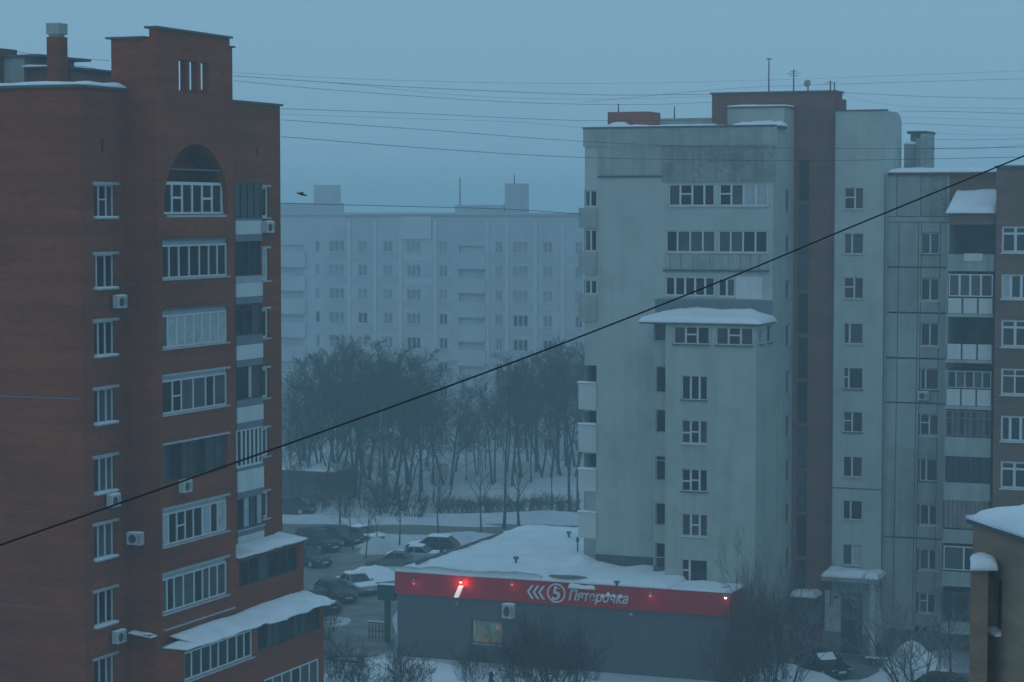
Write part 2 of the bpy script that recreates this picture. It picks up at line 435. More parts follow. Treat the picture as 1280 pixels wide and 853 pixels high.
# wall with the column of kitchen windows
wb = Wall('E', XB, YA, YT0, 0, ZR_A)
rows = [(231, 272), (319, 361), (403, 446), (488, 531), (574, 618), (658, 701), (742, 785), (827, 870)]
for i, (a, b_) in enumerate(rows):
    win_px(LB, wb, 117.5, 143.5, a, b_, cols=[(1, 1.15, 1), (1.1, 1, 0.9), (1, 1.1, 1.2)][i % 3] if i != 1 else (0.7, 1.3, 1.2),
           trans={1: 0.55} if i == 0 else {}, panes=[[0, 0, 3], [3, 0, 0], [0, 0, 0], [0, 1, 1], [0, 1, 1], [0, 1, 1], [0, 0, 0], [0, 0, 1]][i],
           fr=0.06, bar=0.07, sill=0.16, snow=True, recess=0.12)
    y0, z1 = onX(XB, 117.5, a); y1 = onX(XB, 147.5, a)[0]
    MB().box(XB, XB+0.05, y0-0.12, y1+0.02, z1, z1+0.12).build('lintel', M_SILL, LB)
yv, zv = onX(XB, 128, 183); wb.hole(yv-0.1, yv+0.12, zv-0.25, zv+0.3, 0.3, True)
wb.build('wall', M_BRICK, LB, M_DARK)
# tower side face
ws = Wall('S', YT0, XB, XT, 0, ZR_A); ws.build('wall', M_BRICK, LB)
MB().box(XB-0.65, XT-0.323, YT0+0.003, YT0+0.45, ZR_A-1.0, ZT1).build('wall', M_BRICK, LB)
# tower front below the roof line: arch zone split off
ya0 = onX(XT, 205, 268)[0]; ya1 = onX(XT, 286, 268)[0]
z_as = onX(XT, 205, 268)[1]; z_at = onX(XT, 244, 180)[1]
wt = Wall('E', XT, YT0, YT1, 0, z_as)
brow = [ (300, 349, 0), (388, 436, 2), (470, 519, 0), (556, 604, 5), (637, 684, 1), (718, 768, 4)]
cfg = {
 0: dict(cols=(1, 1.3, 1.4, 1.4, 1.3, 1.2, 1.3), panes=[0, 0, 0, 0, 0, 0, 0]),
 1: dict(cols=(0.9, 1.1, 1.1, 1.1, 1.2, 1.1, 1.0, 1.2), trans={2: 0.52}, panes=[2, 0, 0, 0, 0, 2, 0, 2]),
 2: dict(cols=(0.7, 1, 1, 1, 1, 1, 1, 1), panes=[1, 2, 2, 2, 2, 2, 2, 2]),
 3: dict(cols=(1.1, 0.9, 1.2, 1.3, 0.9, 1.3), trans={1: 0.5}, panes=[0, 0, 1, 1, 0, 1]),
 4: dict(cols=(0.7, 0.9, 1.2, 1.4, 1.1, 0.9, 1.1, 1.2), panes=[1, 0, 1, 1, 0, 1, 1, 1]),
}
for i, (a, b_, k) in enumerate(brow):
    u0 = onX(XT, 203.5, b_)[0]; u1 = onX(XT, 284.5, b_)[0]
    z0 = onX(XT, 203.5, b_)[1]; z1 = onX(XT, 203.5, a)[1]
    if k == 5:                      # open loggia with old wooden glazing, junk and curtains behind
        wt.hole(u0, u1, z0, z1, 0.9, True)
        window(LB, 'E', XT, u0, z0, u1-u0, z1-z0, cols=(0.8, 1.3, 0.6, 0.9, 0.8, 1, 1), trans={0: 0.75, 2: 0.75, 3: 0.8, 5: 0.3, 6: 0.3}, fm=M_DARKW,
               panes=[1, 0, 1, 4, 0, 1, 1] if False else [1, 0, 1, 3, 0, 1, 1], fr=0.05, bar=0.05, sill=0, recess=0.12)
    else:
        c = cfg[3 if i == 2 else k]
        wt.hole(u0, u1, z0, z1, 0.3)
        window(LB, 'E', XT, u0, z0, u1-u0, z1-z0-0.22, fr=0.08, bar=0.075, sill=0.12, recess=0.06, **c)
        MB().box(XT-0.3, XT-0.07, u0, u1, z1-0.22, z1).build('head_panel', M_SILL, LB)
    MB().box(XT+0.002, XT+0.14, u0-0.05, u1+0.05, z1-0.03, z1+0.05).build('canopy', M_CAP if i in (0, 1) else M_SILL, LB)
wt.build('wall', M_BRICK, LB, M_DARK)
# brick parapet of the top loggia is a panel with a joint in the middle
zj = onX(XT, 244, 275)[1]; zk = onX(XT, 244, 300)[1]; ym = (ya0+ya1)/2
MB().box(XT+0.002, XT+0.012, ym-0.03, ym+0.03, zk, zj).build('panel_joint', M_SEAM, LB)
# arch
def arch_hw(z):
    t = max(0, min(1, (z-z_as)/(z_at-z_as))); return (ya1-ya0)/2*math.sqrt(max(0, 1-t**2.2))
b = MB(); N = 22; yc = (ya0+ya1)/2; rv = 1.3
zz = [z_as + (z_at-z_as)*(1-(1-i/N)**1.6) for i in range(N+1)]
for i in range(N):
    h0, h1 = arch_hw(zz[i]), arch_hw(zz[i+1])
    b.q((XT, YT0, zz[i]), (XT, yc-h0, zz[i]), (XT, yc-h1, zz[i+1]), (XT, YT0, zz[i+1]))
    b.q((XT, yc+h0, zz[i]), (XT, YT1, zz[i]), (XT, YT1, zz[i+1]), (XT, yc+h1, zz[i+1]))
    b.q((XT, yc-h0, zz[i]), (XT-rv, yc-h0, zz[i]), (XT-rv, yc-h1, zz[i+1]), (XT, yc-h1, zz[i+1]))
    b.q((XT, yc+h0, zz[i]), (XT, yc+h1, zz[i+1]), (XT-rv, yc+h1, zz[i+1]), (XT-rv, yc+h0, zz[i]))
slot = [(onX(XT, a, 95)[0], onX(XT, b_, 95)[0]) for a, b_ in ((223.5, 233.5), (237, 247), (251, 261))]
zs0, zs1 = onX(XT, 240, 116)[1], onX(XT, 240, 77)[1]
b.q((XT, YT0, z_at), (XT, YT1, z_at), (XT, YT1, zs0), (XT, YT0, zs0))
b.q((XT-rv, YT0+0.02, z_as-0.3), (XT-rv, YT1-0.02, z_as-0.3), (XT-rv, YT1-0.02, z_at+0.3), (XT-rv, YT0+0.02, z_at+0.3))
b.build('arch_wall', M_BRICK, LB)
# slotted parapet tower above the roof: 0.42 m thick wall, real openings through it
ys = [YT0] + [x for s_ in slot for x in s_] + [YT1]
b = MB()
for i in range(0, len(ys), 2):
    b.box(XT-0.32, XT, ys[i]+(0.003 if i == 0 else 0), ys[i+1], zs0, zs1)
b.box(XT-0.32, XT, YT0+0.003, YT1, zs1, ZT1)
ycut = onX(XT, 287, 50)[0]
b.box(XT-0.32, XT, YT0+0.003, ycut, ZT1, ZT2)
b.box(XT-0.32, XT-0.003, YT0+0.004, YT1-0.004, ZR_A-1.5, zs0-0.002)
b.build('parapet_wall', M_BRICK, LB)
MB().box(XT-2.9, XT-0.325, YT1-0.4, YT1-0.02, ZR_A-1.5, zs0+0.3).build('wall', M_BRICK, LB)
MB().box(XT-0.5, XT+0.12, YT0-0.1, ycut+0.1, ZT2, ZT2+0.09).build('coping', M_CAP, LB)
MB().box(XT-0.5, XT+0.1, ycut+0.12, YT1+0.1, ZT1, ZT1+0.08).build('coping', M_CAP, LB)
MB().box(XB-0.85, XT-0.52, YT0-0.14, YT0+0.55, ZT1, ZT1+0.08).build('coping', M_CAP, LB)
# glazing of the arch loggia
u0 = onX(XT-0.25, 202, 268)[0]; u1 = onX(XT-0.25, 283, 268)[0]; z0 = onX(XT-0.25, 203, 269)[1]; z1 = onX(XT-0.25, 203, 227)[1]
window(LB, 'E', XT, u0, z0, u1-u0, z1-z0, cols=(1, 1, 1, 1, 1, 1, 0.5), trans={1: 0.52, 4: 0.5}, panes=[0, 0, 0, 0, 0, 0, 2], fr=0.13, bar=0.12, sill=0, recess=0.25)
MB().box(XT-0.26, XT+0.04, u0-0.02, ya1-0.25, z0-0.1, z0-0.003).build('sill', M_SILL, LB)
MB().box(XT-1.25, XT-0.1, yc-2.4, yc+2.4, z1+0.5, z1+0.55).build('clothes_shelf', M_GREY, LB)
# wall D: loggia column and narrow windows
wd = Wall('E', XB, YT1-0.6, YE, 0, ZR_D)
lv = [  # (opening top, opening bottom, parapet top, parapet bottom) at px 310
 (228, 273, 276, 293), (300, 345, 354, 371), (381, 419, 431, 449), (457, 499, 508, 527), (535, 583, 587, 613), (620, 660, 668, 683)]
yl0 = onX(XB, 293.5, 300)[0]; yl1 = onX(XB, 326.5, 300)[0]
for i, (a, b_, c, d) in enumerate(lv):
    zt = onX(XB, 310, a)[1]; zb = onX(XB, 310, b_)[1]; zp = onX(XB, 310, c)[1]; zq = onX(XB, 310, d)[1]
    wd.hole(yl0, yl1, zb, zt, 1.0, True)
    MB().box(XB+0.003, XB+0.07, yl0, yl1, zq, zp).build('balcony_parapet', M_WHITEP, LB)
    MB().box(XB+0.003, XB+0.05, yl0, yl1, zq-0.32, zq-0.004).build('floor_slab', M_GREY, LB)
    if zb-zp > 0.05: MB().box(XB+0.003, XB+0.05, yl0, yl1, zp+0.004, zb).build('rail_band', M_SILL if i in (1,) else M_GREY, LB)
    if i == 4: window(LB, 'E', XB, yl0, zb, yl1-yl0, zt-zb, cols=(1.3, 1, 1, 1, 1, 1.0), panes=[0]*6, fr=0.1, bar=0.14, sill=0, recess=0.0)
    elif i == 0: window(LB, 'E', XB, yl0, zb, yl1-yl0, zt-zb, cols=(1, 1, 1, 1), trans={0: 0.82, 1: 0.82, 2: 0.82, 3: 0.82}, fm=M_DARKW, panes=[1, 1, 1, 1], fr=0.05, bar=0.05, sill=0, recess=0.0)
    elif i == 5: window(LB, 'E', XB, yl0, zb, yl1-yl0, zt-zb, cols=(1, 1, 1, 1), fm=M_DARKW, panes=[0, 2, 1, 2], fr=0.06, bar=0.1, sill=0.1, recess=0.0)
    elif i == 2: window(LB, 'E', XB, yl0, zb, yl1-yl0, zt-zb, cols=(1, 1, 1), fm=M_DARKW, panes=[0, 0, 1], trans={0: 0.85, 1: 0.85, 2: 0.85}, fr=0.05, bar=0.06, sill=0, recess=0.05)
    else: window(LB, 'E', XB, yl0, zb, yl1-yl0, zt-zb, cols=(1.2, 1) if i == 1 else (1.4, 0.5, 0.9), fm=M_DARKW, panes=[0, 0] if i == 1 else [0, 2, 1], fr=0.05, bar=0.05, sill=0, recess=0.05)
# narrow windows right of the loggias
for i, (a, b_) in enumerate([(234, 272), (311, 351), (387, 423), (461, 498), (536, 571), (616, 649)]):
    win_px(LB, wd, 327.5, 336, a, b_, cols=(1,), panes=[[0], [2], [0], [3], [1], [3]][i], fr=0.1, bar=0.08, sill=0.1, recess=0.1)
    y0, z1 = onX(XB, 327, a); y1 = onX(XB, 337.5, a)[0]
    MB().box(XB, XB+0.06, y0, y1, z1, z1+0.1).build('lintel', M_SILL, LB)
yv, zv = onX(XB, 321, 189); wd.hole(yv-0.09, yv+0.1, zv-0.2, zv+0.2, 0.3, True)
wd.build('wall', M_BRICK, LB, M_DARK)
# projecting block beside the tower (one storey) and the wider one below
ZP1 = onX(XT, 298, 700)[1]
yp1 = onX(XT, 379.5, 720)[0]
zg1 = onX(XT, 298, 736)[1]; zg0 = onX(XT, 298, 703)[1]
we = Wall('E', XT, YT1, yp1, 0, zg0+0.12)
yg0 = onX(XT, 299, 720)[0]; yg1 = onX(XT, 373, 700)[0]
we.hole(yg0, yg1, zg1, zg0, 0.9, True)
we.build('wall', M_BRICK, LB, M_DARK)
window(LB, 'E', XT, yg0, zg1, yg1-yg0, zg0-zg1, cols=(1, 1, 1, 1, 1, 1), fm=M_DARKW, panes=[0, 0, 1, 0, 0, 0], fr=0.05, bar=0.06, sill=0, recess=0.06)
MB().box(XB, XT, yp1-0.01, yp1, 0, zg0+0.12).build('wall', M_BRICK, LB)
MB().box(XB+0.02, XT+0.15, YT1+0.02, yp1+0.1, zg0+0.124, zg0+0.18).build('balcony_roof', M_CAP, LB)
snow_slab(XB+0.05, XT+0.12, YT1+1.6, yp1+0.1, zg0+0.18, 0.34, 8, 14, 11, 0.16, 0.5).build('snow_layer', M_SNOW, LB)
snow_slab(XB+0.35, XT+0.1, YT1+0.15, YT1+1.7, zg0+0.18, 0.12, 6, 8, 5, 0.1, 0.3).build('snow_layer', M_SNOW, LB)
# wide lower storeys
yx0 = onX(XE, 228.5, 820)[0]; yx1 = onX(XE, 404.5, 790)[0]
zh1 = onX(XE, 231, 816)[1]; zh0 = onX(XE, 231, 852)[1]
wf = Wall('E', XE, yx0, yx1, 0, zh1+0.1)
ya_ = onX(XE, 230.5, 830)[0]; yb_ = onX(XE, 315.5, 800)[0]; yc_ = onX(XE, 322.5, 800)[0]; yd_ = onX(XE, 400, 770)[0]
wf.hole(ya_, yb_, zh0, zh1, 0.3); wf.hole(yc_, yd_, zh0+0.1, zh1, 0.9, True)
window(LB, 'E', XE, ya_, zh0, yb_-ya_, zh1-zh0, cols=(1, 1.2, 1.2, 1, 1.2, 1.2, 1, 1), panes=[0, 0, 0, 0, 0, 0, 0, 0], fr=0.08, bar=0.08, sill=0.12, recess=0.05)
window(LB, 'E', XE, yc_, zh0+0.1, yd_-yc_, zh1-zh0-0.1, cols=(1.2, .7, .7, 1.6, .8, .8, 1.5), fm=M_DARKW, panes=[0, 1, 1, 0, 1, 1, 0], fr=0.05, bar=0.06, sill=0, recess=0.06)
zi1 = onX(XE, 335, 848)[1]
yi0 = onX(XE, 330, 848)[0]; yi1 = onX(XE, 399, 830)[0]
wf.hole(yi0, yi1, zi1-1.6, zi1, 0.3)
window(LB, 'E', XE, yi0, zi1-1.6, yi1-yi0, 1.6, cols=(1, 1, 1, 1, 1, 1), panes=[0, 1, 1, 0, 1, 1], fr=0.1, bar=0.08, sill=0.1, recess=0.05)
wf.build('wall', M_BRICK, LB, M_DARK)
Wall('S', yx0, XT, XE, 0, zh1+0.1).build('wall', M_BRICK, LB)
MB().box(XB, XE, yx1-0.01, yx1, 0, zh1+0.1).build('wall', M_BRICK, LB)
zl = zh1+0.104
MB().box(XT+0.02, XE+0.12, yx0-0.05, yx1+0.1, zl, zl+0.06).build('balcony_roof', M_CAP, LB)
def drop(x, y): return -0.18*max(0, (x-XT))/1.3
b = snow_slab(XT+0.05, XE+0.2, yx0+1.2, yd_-5.3, zl+0.3, 0.2, 10, 18, 21, 0.2, 0.5, slope=lambda x, y: -0.25*(x-XT)/1.3); b.build('snow_layer', M_SNOW, LB)
b = snow_slab(XT+0.05, XE+0.35, yd_-5.5, yx1+0.15, zl+0.25, 0.36, 10, 22, 9, 0.3, 0.6, slope=lambda x, y: -0.22*(x-XT)/1.3); b.build('snow_layer', M_SNOW, LB)
snow_slab(XT+0.5, XE+0.25, yx0-0.1, yx0+1.0, zl+0.06, 0.22, 6, 6, 4, 0.08, 0.3).build('snow_layer', M_SNOW, LB)
MB().box(XT+0.002, XT+0.1, YT0+0.2, YT1-0.2, zl+0.62, zl+0.68).build('flashing', M_SILL, LB)
# little snowy hood on the tower side
xh, zh = onY(YT0, 167, 790)
hb = empty('small_canopy', (xh+0.5, YT0, zh), 'short metal hood under snow on the dark brick side wall beside the lowest air conditioner', 'canopy')
MB().box(xh, xh+1.1, YT0-0.45, YT0-0.003, zh-0.05, zh).build('sheet', M_CAP, hb)
snow_slab(xh, xh+1.15, YT0-0.45, YT0-0.01, zh+0.002, 0.14, 8, 5, 2, 0.05, 0.15, slope=lambda x, y: -0.1*(x-xh)).build('snow_layer', M_SNOW, hb)
# roofs, copings
MB().q((-76, YA, ZR_A), (XB, YA, ZR_A), (XB, YT1, ZR_A), (-76, YT1, ZR_A)).q((XB-0.01, YT1, ZR_D), (XB-0.01, YE, ZR_D), (XB-14, YE, ZR_D), (XB-14, YT1, ZR_D)).build('roof', M_CAP, LB)
MB().box(-76, XB+0.1, YA-0.12, YA+0.3, ZR_A, ZR_A+0.1).box(XB-0.3, XB+0.12, YA+0.302, YT0-0.16, ZR_A, ZR_A+0.1).build('coping', M_CAP, LB)
MB().box(XB-0.3, XB+0.12, YT1+0.1, YE+0.12, ZR_D, ZR_D+0.1).box(XB-12, XB-0.302, YE-0.25, YE+0.12, ZR_D, ZR_D+0.1).build('coping', M_CAP, LB)
snow_slab(-76, XB-0.2, YA-0.02, YA+3.6, ZR_A+0.1, 0.2, 30, 8, 4, 0.05, 0.5).build('snow_layer', M_SNOW, LB)
snow_slab(XB-0.9, XB+0.1, YA+0.5, YT0-0.1, ZR_A+0.1, 0.22, 6, 10, 8, 0.05, 0.3).build('snow_layer', M_SNOW, LB)
MB().q((XB, YE, 0), (XB-14, YE, 0), (XB-14, YE, ZR_D), (XB, YE, ZR_D)).build('wall', M_BRICK, LB)
# pale courses and cable trace on the frontal wing
for (pa, pb, py) in ((-10, 118, 495), (-10, 101, 755)):
    x0, z = onY(YA, pa, py); x1 = onY(YA, min(pb, 100), py)[0]
    MB().box(x0, x1, YA-0.012, YA-0.003, z-0.022, z+0.022).build('joint_band', M_BRICK_B if py > 700 else M_GREY, LB)
# rooftop hut and chimney
yh = YA+7
x0, zt = onY(yh, -8, 77); x1 = onY(yh, 84, 84)[0]; zt2 = onY(yh, 80, 86)[1]
MB().box(x0, onY(yh, 30, 80)[0], yh, yh+4, ZR_A, onY(yh, 10, 72)[1]).build('rooftop_hut', M_PANEL, LB)
MB().box(onY(yh, 30, 80)[0]+0.002, x1, yh+0.3, yh+4, ZR_A, zt2).build('rooftop_hut', M_BRICK_B, LB)
MB().box(x0, onY(yh, 52, 80)[0], yh-0.15, yh+4, onY(yh, 10, 72)[1]+0.002, onY(yh, 10, 72)[1]+0.1).box(onY(yh, 52, 80)[0]+0.002, x1+0.15, yh+0.1, yh+4, zt2+0.002, zt2+0.1).build('coping', M_CAP, LB)
snow_slab(onY(yh, 31, 80)[0], onY(yh, 57, 80)[0], yh-0.2, yh+1.2, zt2+0.1, 0.16, 8, 6, 3, 0.04, 0.3).build('snow_layer', M_SNOW, LB)
yk = yh-1.0
xa = onY(yk, 58.5, 80)[0]; xb = onY(yk, 75, 80)[0]
ch = MB().box(xa, xb, yk, yk+0.6, ZR_A, onY(yk, 66, 46)[1]).build('chimney', M_BRICK, LB)
MB().box(xa+0.08, xb-0.08, yk+0.05, yk+0.5, onY(yk, 66, 45.8)[1], onY(yk, 66, 43)[1]).box(xa+0.02, xb-0.02, yk-0.05, yk+0.65, onY(yk, 66, 42.9)[1], onY(yk, 66, 29)[1]).build('chimney_cowl', M_PANEL, ch, loc=(0, 0, 0)).location = (0, 0, 0)
x0 = onY(yh, -8, 62)[0]
MB().box(x0, onY(yh, 5, 62)[0], yh-0.5, yh+1, ZR_A, onY(yh, 2, 61)[1]).build('chimney', M_BRICK_B, LB)
# AC units on this block
def ac_E(X, px, py, lab): y, z = onX(X, px, py); air_conditioner((X, y, z), 'E', lab)
def ac_S(Y, px, py, lab): x, z = onY(Y, px, py); air_conditioner((x, Y, z), 'S', lab)
ac_E(XB, 144, 385, 'air conditioner under the second window from the top of the left window column')
ac_E(XB, 136, 633, 'air conditioner under the fifth window down the left column, by the thick cable')
ac_S(YT0, 173, 680, 'boxy air conditioner alone on the dark side wall of the brick tower')
ac_E(XB, 143, 803, 'lowest air conditioner, under the sill right beside the small snowy hood')
ac_E(XT, 226, 615, 'air conditioner hanging under the old unpainted glazed balcony, just above the cable')
ac_E(XB, 330, 291, 'air conditioner beside the topmost white parapet at the right edge of the brick building')
# ================================================================ white tower block
WT = empty('white_apartment_tower', (-44, 137, 0), 'white plastered apartment tower with a dark brick stair shaft, rising behind the red fronted shop', 'building')
YM, YX, YS, XS = 135.2, 131.7, 132.9, -37.95
def SX(Y, px, py=400): return onY(Y, px, py)[0]
def SZ(Y, px, py): return onY(Y, px, py)[1]
xm0 = SX(YM, 728.5); xst = SX(YM, 746.5)
ZM = SZ(YM, 850, 160)
# main front
wm = Wall('S', YM, xst, XS, 0, ZM)
win_px(WT, wm, 835, 893.5, 230, 258, ref=865, cols=(1, 1, 1, .9), trans={1: 0.55}, panes=[3, 0, 0, 0], fr=0.1, bar=0.12)
win_px(WT, wm, 898.5, 960, 230, 258, ref=865, cols=(1, 1, 1, 1), trans={0: 0.55}, panes=[0, 1, 2, 2], fr=0.1, bar=0.12)
win_px(WT, wm, 832, 894, 288, 316, ref=865, cols=(1, 1.1, 1.1, 1.1), panes=[0, 1, 1, 1], fr=0.09, bar=0.1)
win_px(WT, wm, 897.5, 959.5, 288, 316, ref=865, cols=(1, 1, 1, 1), panes=[1, 1, 0, 0], fr=0.09, bar=0.1)
win_px(WT, wm, 831, 893.5, 346, 370.5, ref=865, cols=(1, 1, 1, 1, 1), panes=[0, 0, 0, 0, 0], fr=0.1, bar=0.13)
win_px(WT, wm, 897, 919, 347, 371, ref=865, cols=(1, 1), panes=[0, 1], fr=0.1, bar=0.12)
wm.build('wall', M_PLAST2, WT, M_DARK)
MB().box(SX(YM, 920), SX(YM, 953), YM-0.05, YM-0.003, SZ(YM, 930, 374), SZ(YM, 930, 346)).build('blank_panel', M_WHITEP, WT)
MB().box(SX(YM, 819), SX(YM, 966.5)-0.02, YM-0.03, YM-0.003, SZ(YM, 890, 392), SZ(YM, 890, 374.6)).build('grey_band', M_GREY, WT)
# corrugated parapet sheets under the second glazing row, each sheet its own piece
edges = [830, 838, 851, 866.5, 887.5, 910.5, 925.5, 938, 949, 960.5]
z0, z1 = SZ(YM, 865, 337), SZ(YM, 865, 318.5)
for a, b_ in zip(edges[:-1], edges[1:]):
    MB().box(SX(YM, a)+0.03, SX(YM, b_)-0.03, YM-0.07, YM-0.003, z0, z1).build('parapet_panel', M_PANEL, WT)
MB().box(SX(YM, 829), SX(YM, 961), YM-0.14, YM-0.004, z0-0.13, z0-0.01).build('balcony_edge', M_SEAM, WT)
# weathered panels below the roof
MB().box(SX(YM, 827), SX(YM, 972)-0.15, YM-0.06, YM-0.003, SZ(YM, 850, 228), SZ(YM, 850, 183)).build('weathered_panel', M_ROUGH, WT)
MB().box(SX(YM, 747), SX(YM, 825.5), YM-0.05, YM-0.003, SZ(YM, 790, 219.5), SZ(YM, 790, 183)).build('weathered_panel', M_PANEL, WT)
MB().box(SX(YM, 729), SX(YM, 972)-0.1, YM-0.08, YM-0.003, SZ(YM, 850, 182.5), ZM).build('parapet_panel', M_PANEL, WT)
MB().box(SX(YM, 747), SX(YM, 826), YM-0.09, YM-0.004, SZ(YM, 790, 222), SZ(YM, 790, 220)).build('ledge', M_SEAM, WT)
# loggia strip on the left corner
wl = Wall('S', YM, xm0+0.12, xst, 0, ZM)
lw = [(238, 259, 1, 260, 285), (287, 314.5, 2, 315, 343), (350, 368, 2, 369.5, 402), None, (457, 478, 0, 479, 512), (514, 530, 0, 531, 565), (567, 585, 0, 587, 614), (617, 640, 3, 640.5, 673), (675, 702, 3, 0, 0)]
xa, xb = SX(YM, 730.3), SX(YM, 745.8)
for i, r_ in enumerate(lw):
    if r_ is None: continue
    a, b_, k, c, d = r_
    za, zb = SZ(YM, 738, a), SZ(YM, 738, b_)
    if k == 3:
        MB().box(xa, xb, YM+0.02, YM+0.12, zb, za).build('wind_screen', M_PANEL, WT); wl.hole(xa, xb, zb, za, 0.12)
    elif k:
        wl.hole(xa, xb, zb, za, 0.3); window(WT, 'S', YM, xa, zb, xb-xa, za-zb, cols=(1,)*k if k == 2 else (0.8, 1), panes=[1, 0], fr=0.08, bar=0.1, sill=0)
    else: wl.hole(xa, xb, zb, za, 1.1, True)
    if c:
        p = MB().box(xm0-0.25, xb+0.02, YM-0.12, YM-0.003, SZ(YM, 738, d), SZ(YM, 738, c)).box(xm0-0.25, xm0-0.15, YM-0.001, YM+3.0, SZ(YM, 738, d), SZ(YM, 738, c)).build('balcony_parapet', M_WHITEP if i > 3 else M_PANEL, WT)
        if i > 3: snow_slab(xm0-0.3, xb+0.02, YM-0.2, YM+0.1, SZ(YM, 738, c)+0.003, 0.14, 6, 4, i, 0.03, 0.12).build('snow_layer', M_SNOW, WT)
wl.build('wall', M_PLAST2, WT, M_DARK)
b = MB().q((xm0+0.12, YM, 0), (xm0+0.12, YM, ZM), (xm0+0.12, YM+14, ZM), (xm0+0.12, YM+14, 0)).q((xm0+0.12, YM+14, 0), (xm0+0.12, YM+14, ZM), (XS, YM+14, ZM), (XS, YM+14, 0)); b.build('wall', M_PLAST2, WT)
# side wall with one window a floor
ysd1 = onX(XS, 992, 400)[0]; ZH = SZ(137.6, 940, 135)
wsd = Wall('E', XS, YM, ysd1, 0, ZM)
for i, (a, b_) in enumerate([(237, 266), (294, 321), (350, 374), (406, 435), (463, 494), (519, 549), (574, 604), (630, 656), (685, 711)]):
    win_px(WT, wsd, 982.3, 988, a, b_, cols=(1,), panes=[[1], [0]][i % 2], fm=M_SILL, fr=0.1, sill=0.06)
wsd.build('wall', M_PLAST, WT, M_DARK)
MB().box(xm0, XS+0.05, YM-0.13, YM+0.2, ZM+0.004, ZM+0.12).box(XS-0.2, XS+0.05, YM+0.202, 137.6, ZM+0.004, ZM+0.12).build('coping', M_CAP, WT)
MB().q((xm0, YM, ZM), (XS, YM, ZM), (XS, YM+14, ZM), (xm0, YM+14, ZM)).build('roof', M_CAP, WT)
snow_slab(xm0+0.1, XS-4, YM+0.25, YM+9, ZM+0.01, 0.28, 24, 14, 31, 0, 0.6).build('snow_layer', M_SNOW, WT)
# lift house and its canopy of snow
YH = 137.6
xh0 = SX(YH, 908)
MB().box(xh0, XS-0.004, YH, YH+2.3, ZM-2, ZH).build('lift_house', M_PLAST, WT)
MB().box(xh0-0.1, XS+0.1, YH-0.1, YH+2.3, ZH+0.003, ZH+0.08).build('coping', M_CAP, WT)
snow_slab(xh0, XS+0.08, YH-0.1, YH+2.2, ZH+0.08, 0.14, 16, 6, 2, 0.03, 0.25).build('snow_layer', M_SNOW, WT)
xa, za = onY(136.2, 917, 161); xb = SX(136.2, 975)
MB().box(xa, xb, 135.9, 137.59, za-0.02, za+0.12).build('canopy', M_CAP, WT)
snow_slab(xa, xb, 135.85, 137.6, za+0.12, 0.34, 14, 7, 5, 0.04, 0.3).build('snow_layer', M_SNOW, WT)
# rooftop boxes
xa, zb = onY(YM+2.5, 759.5, 161); xb = SX(YM+2.5, 809); zt = SZ(YM+2.5, 780, 140)
MB().box(xa, xb, YM+2.5, YM+5, ZM, zt).build('rooftop_box', mat('red_roof_brick', (0.30, 0.09, 0.06), 0.9), WT)
snow_slab(SX(YM+2.2, 764), SX(YM+2.2, 786), YM+1.6, YM+2.5, ZM+0.1, 0.55, 8, 5, 3, 0, 0.5).build('snow_layer', M_SNOW, WT)
xa = SX(YM+7, 808); xb = SX(YM+7, 892); MB().box(xa, xb, YM+7, YM+9, ZM, SZ(YM+7, 850, 148)).build('rooftop_box', M_PANEL, WT)
# brick stair shaft with glazed strip
YB = 139.95
zb1 = SZ(YB, 960, 117); xk0 = SX(YB, 888.5); xk1 = SX(YB, 1042.5); xbr = SX(YB, 1041)
wk = Wall('S', YB, XS, xbr, 0, zb1)
xg0, xg1 = SX(YB, 997), SX(YB, 1010)
glz = []
rowsg = [200+i*55.6 for i in range(10)]
for y in rowsg:
    zt, zb = SZ(YB, 1010, y), SZ(YB, 1010, y+51)
    wk.hole(xg0, xg1, zb, zt, 0.3)
    window(WT, 'S', YB, xg0, zb, xg1-xg0, zt-zb, cols=(1,), trans={0: 0.42}, panes=[0, 1][int(y) % 2:], fm=M_DARKW, fr=0.05, bar=0.06, sill=0, recess=0.12)
wk.build('wall', M_STAIR, WT, M_DARK)
MB().q((xbr, YB, 0), (xbr, YB, zb1), (xbr, YB+2, zb1), (xbr, YB+2, 0)).build('wall', M_STAIR, WT)
MB().box(xk0, XS-0.003, YB, YB+4, ZM-0.5, zb1).box(XS, xbr-0.004, YB+0.004, YB+2, zb1-1.6, zb1-0.004).build('stair_head', M_STAIR, WT)
zc = SZ(YB, 1040, 124)
MB().box(xk0-0.1, xbr+0.1, YB-0.12, YB+2.1, zb1+0.003, zb1+0.12).build('coping', M_CAP, WT)
MB().box(xbr+0.004, SX(YB, 1049), YB+0.3, YB+1.4, zb1-2.2, zc).build('stair_head', M_STAIR, WT)
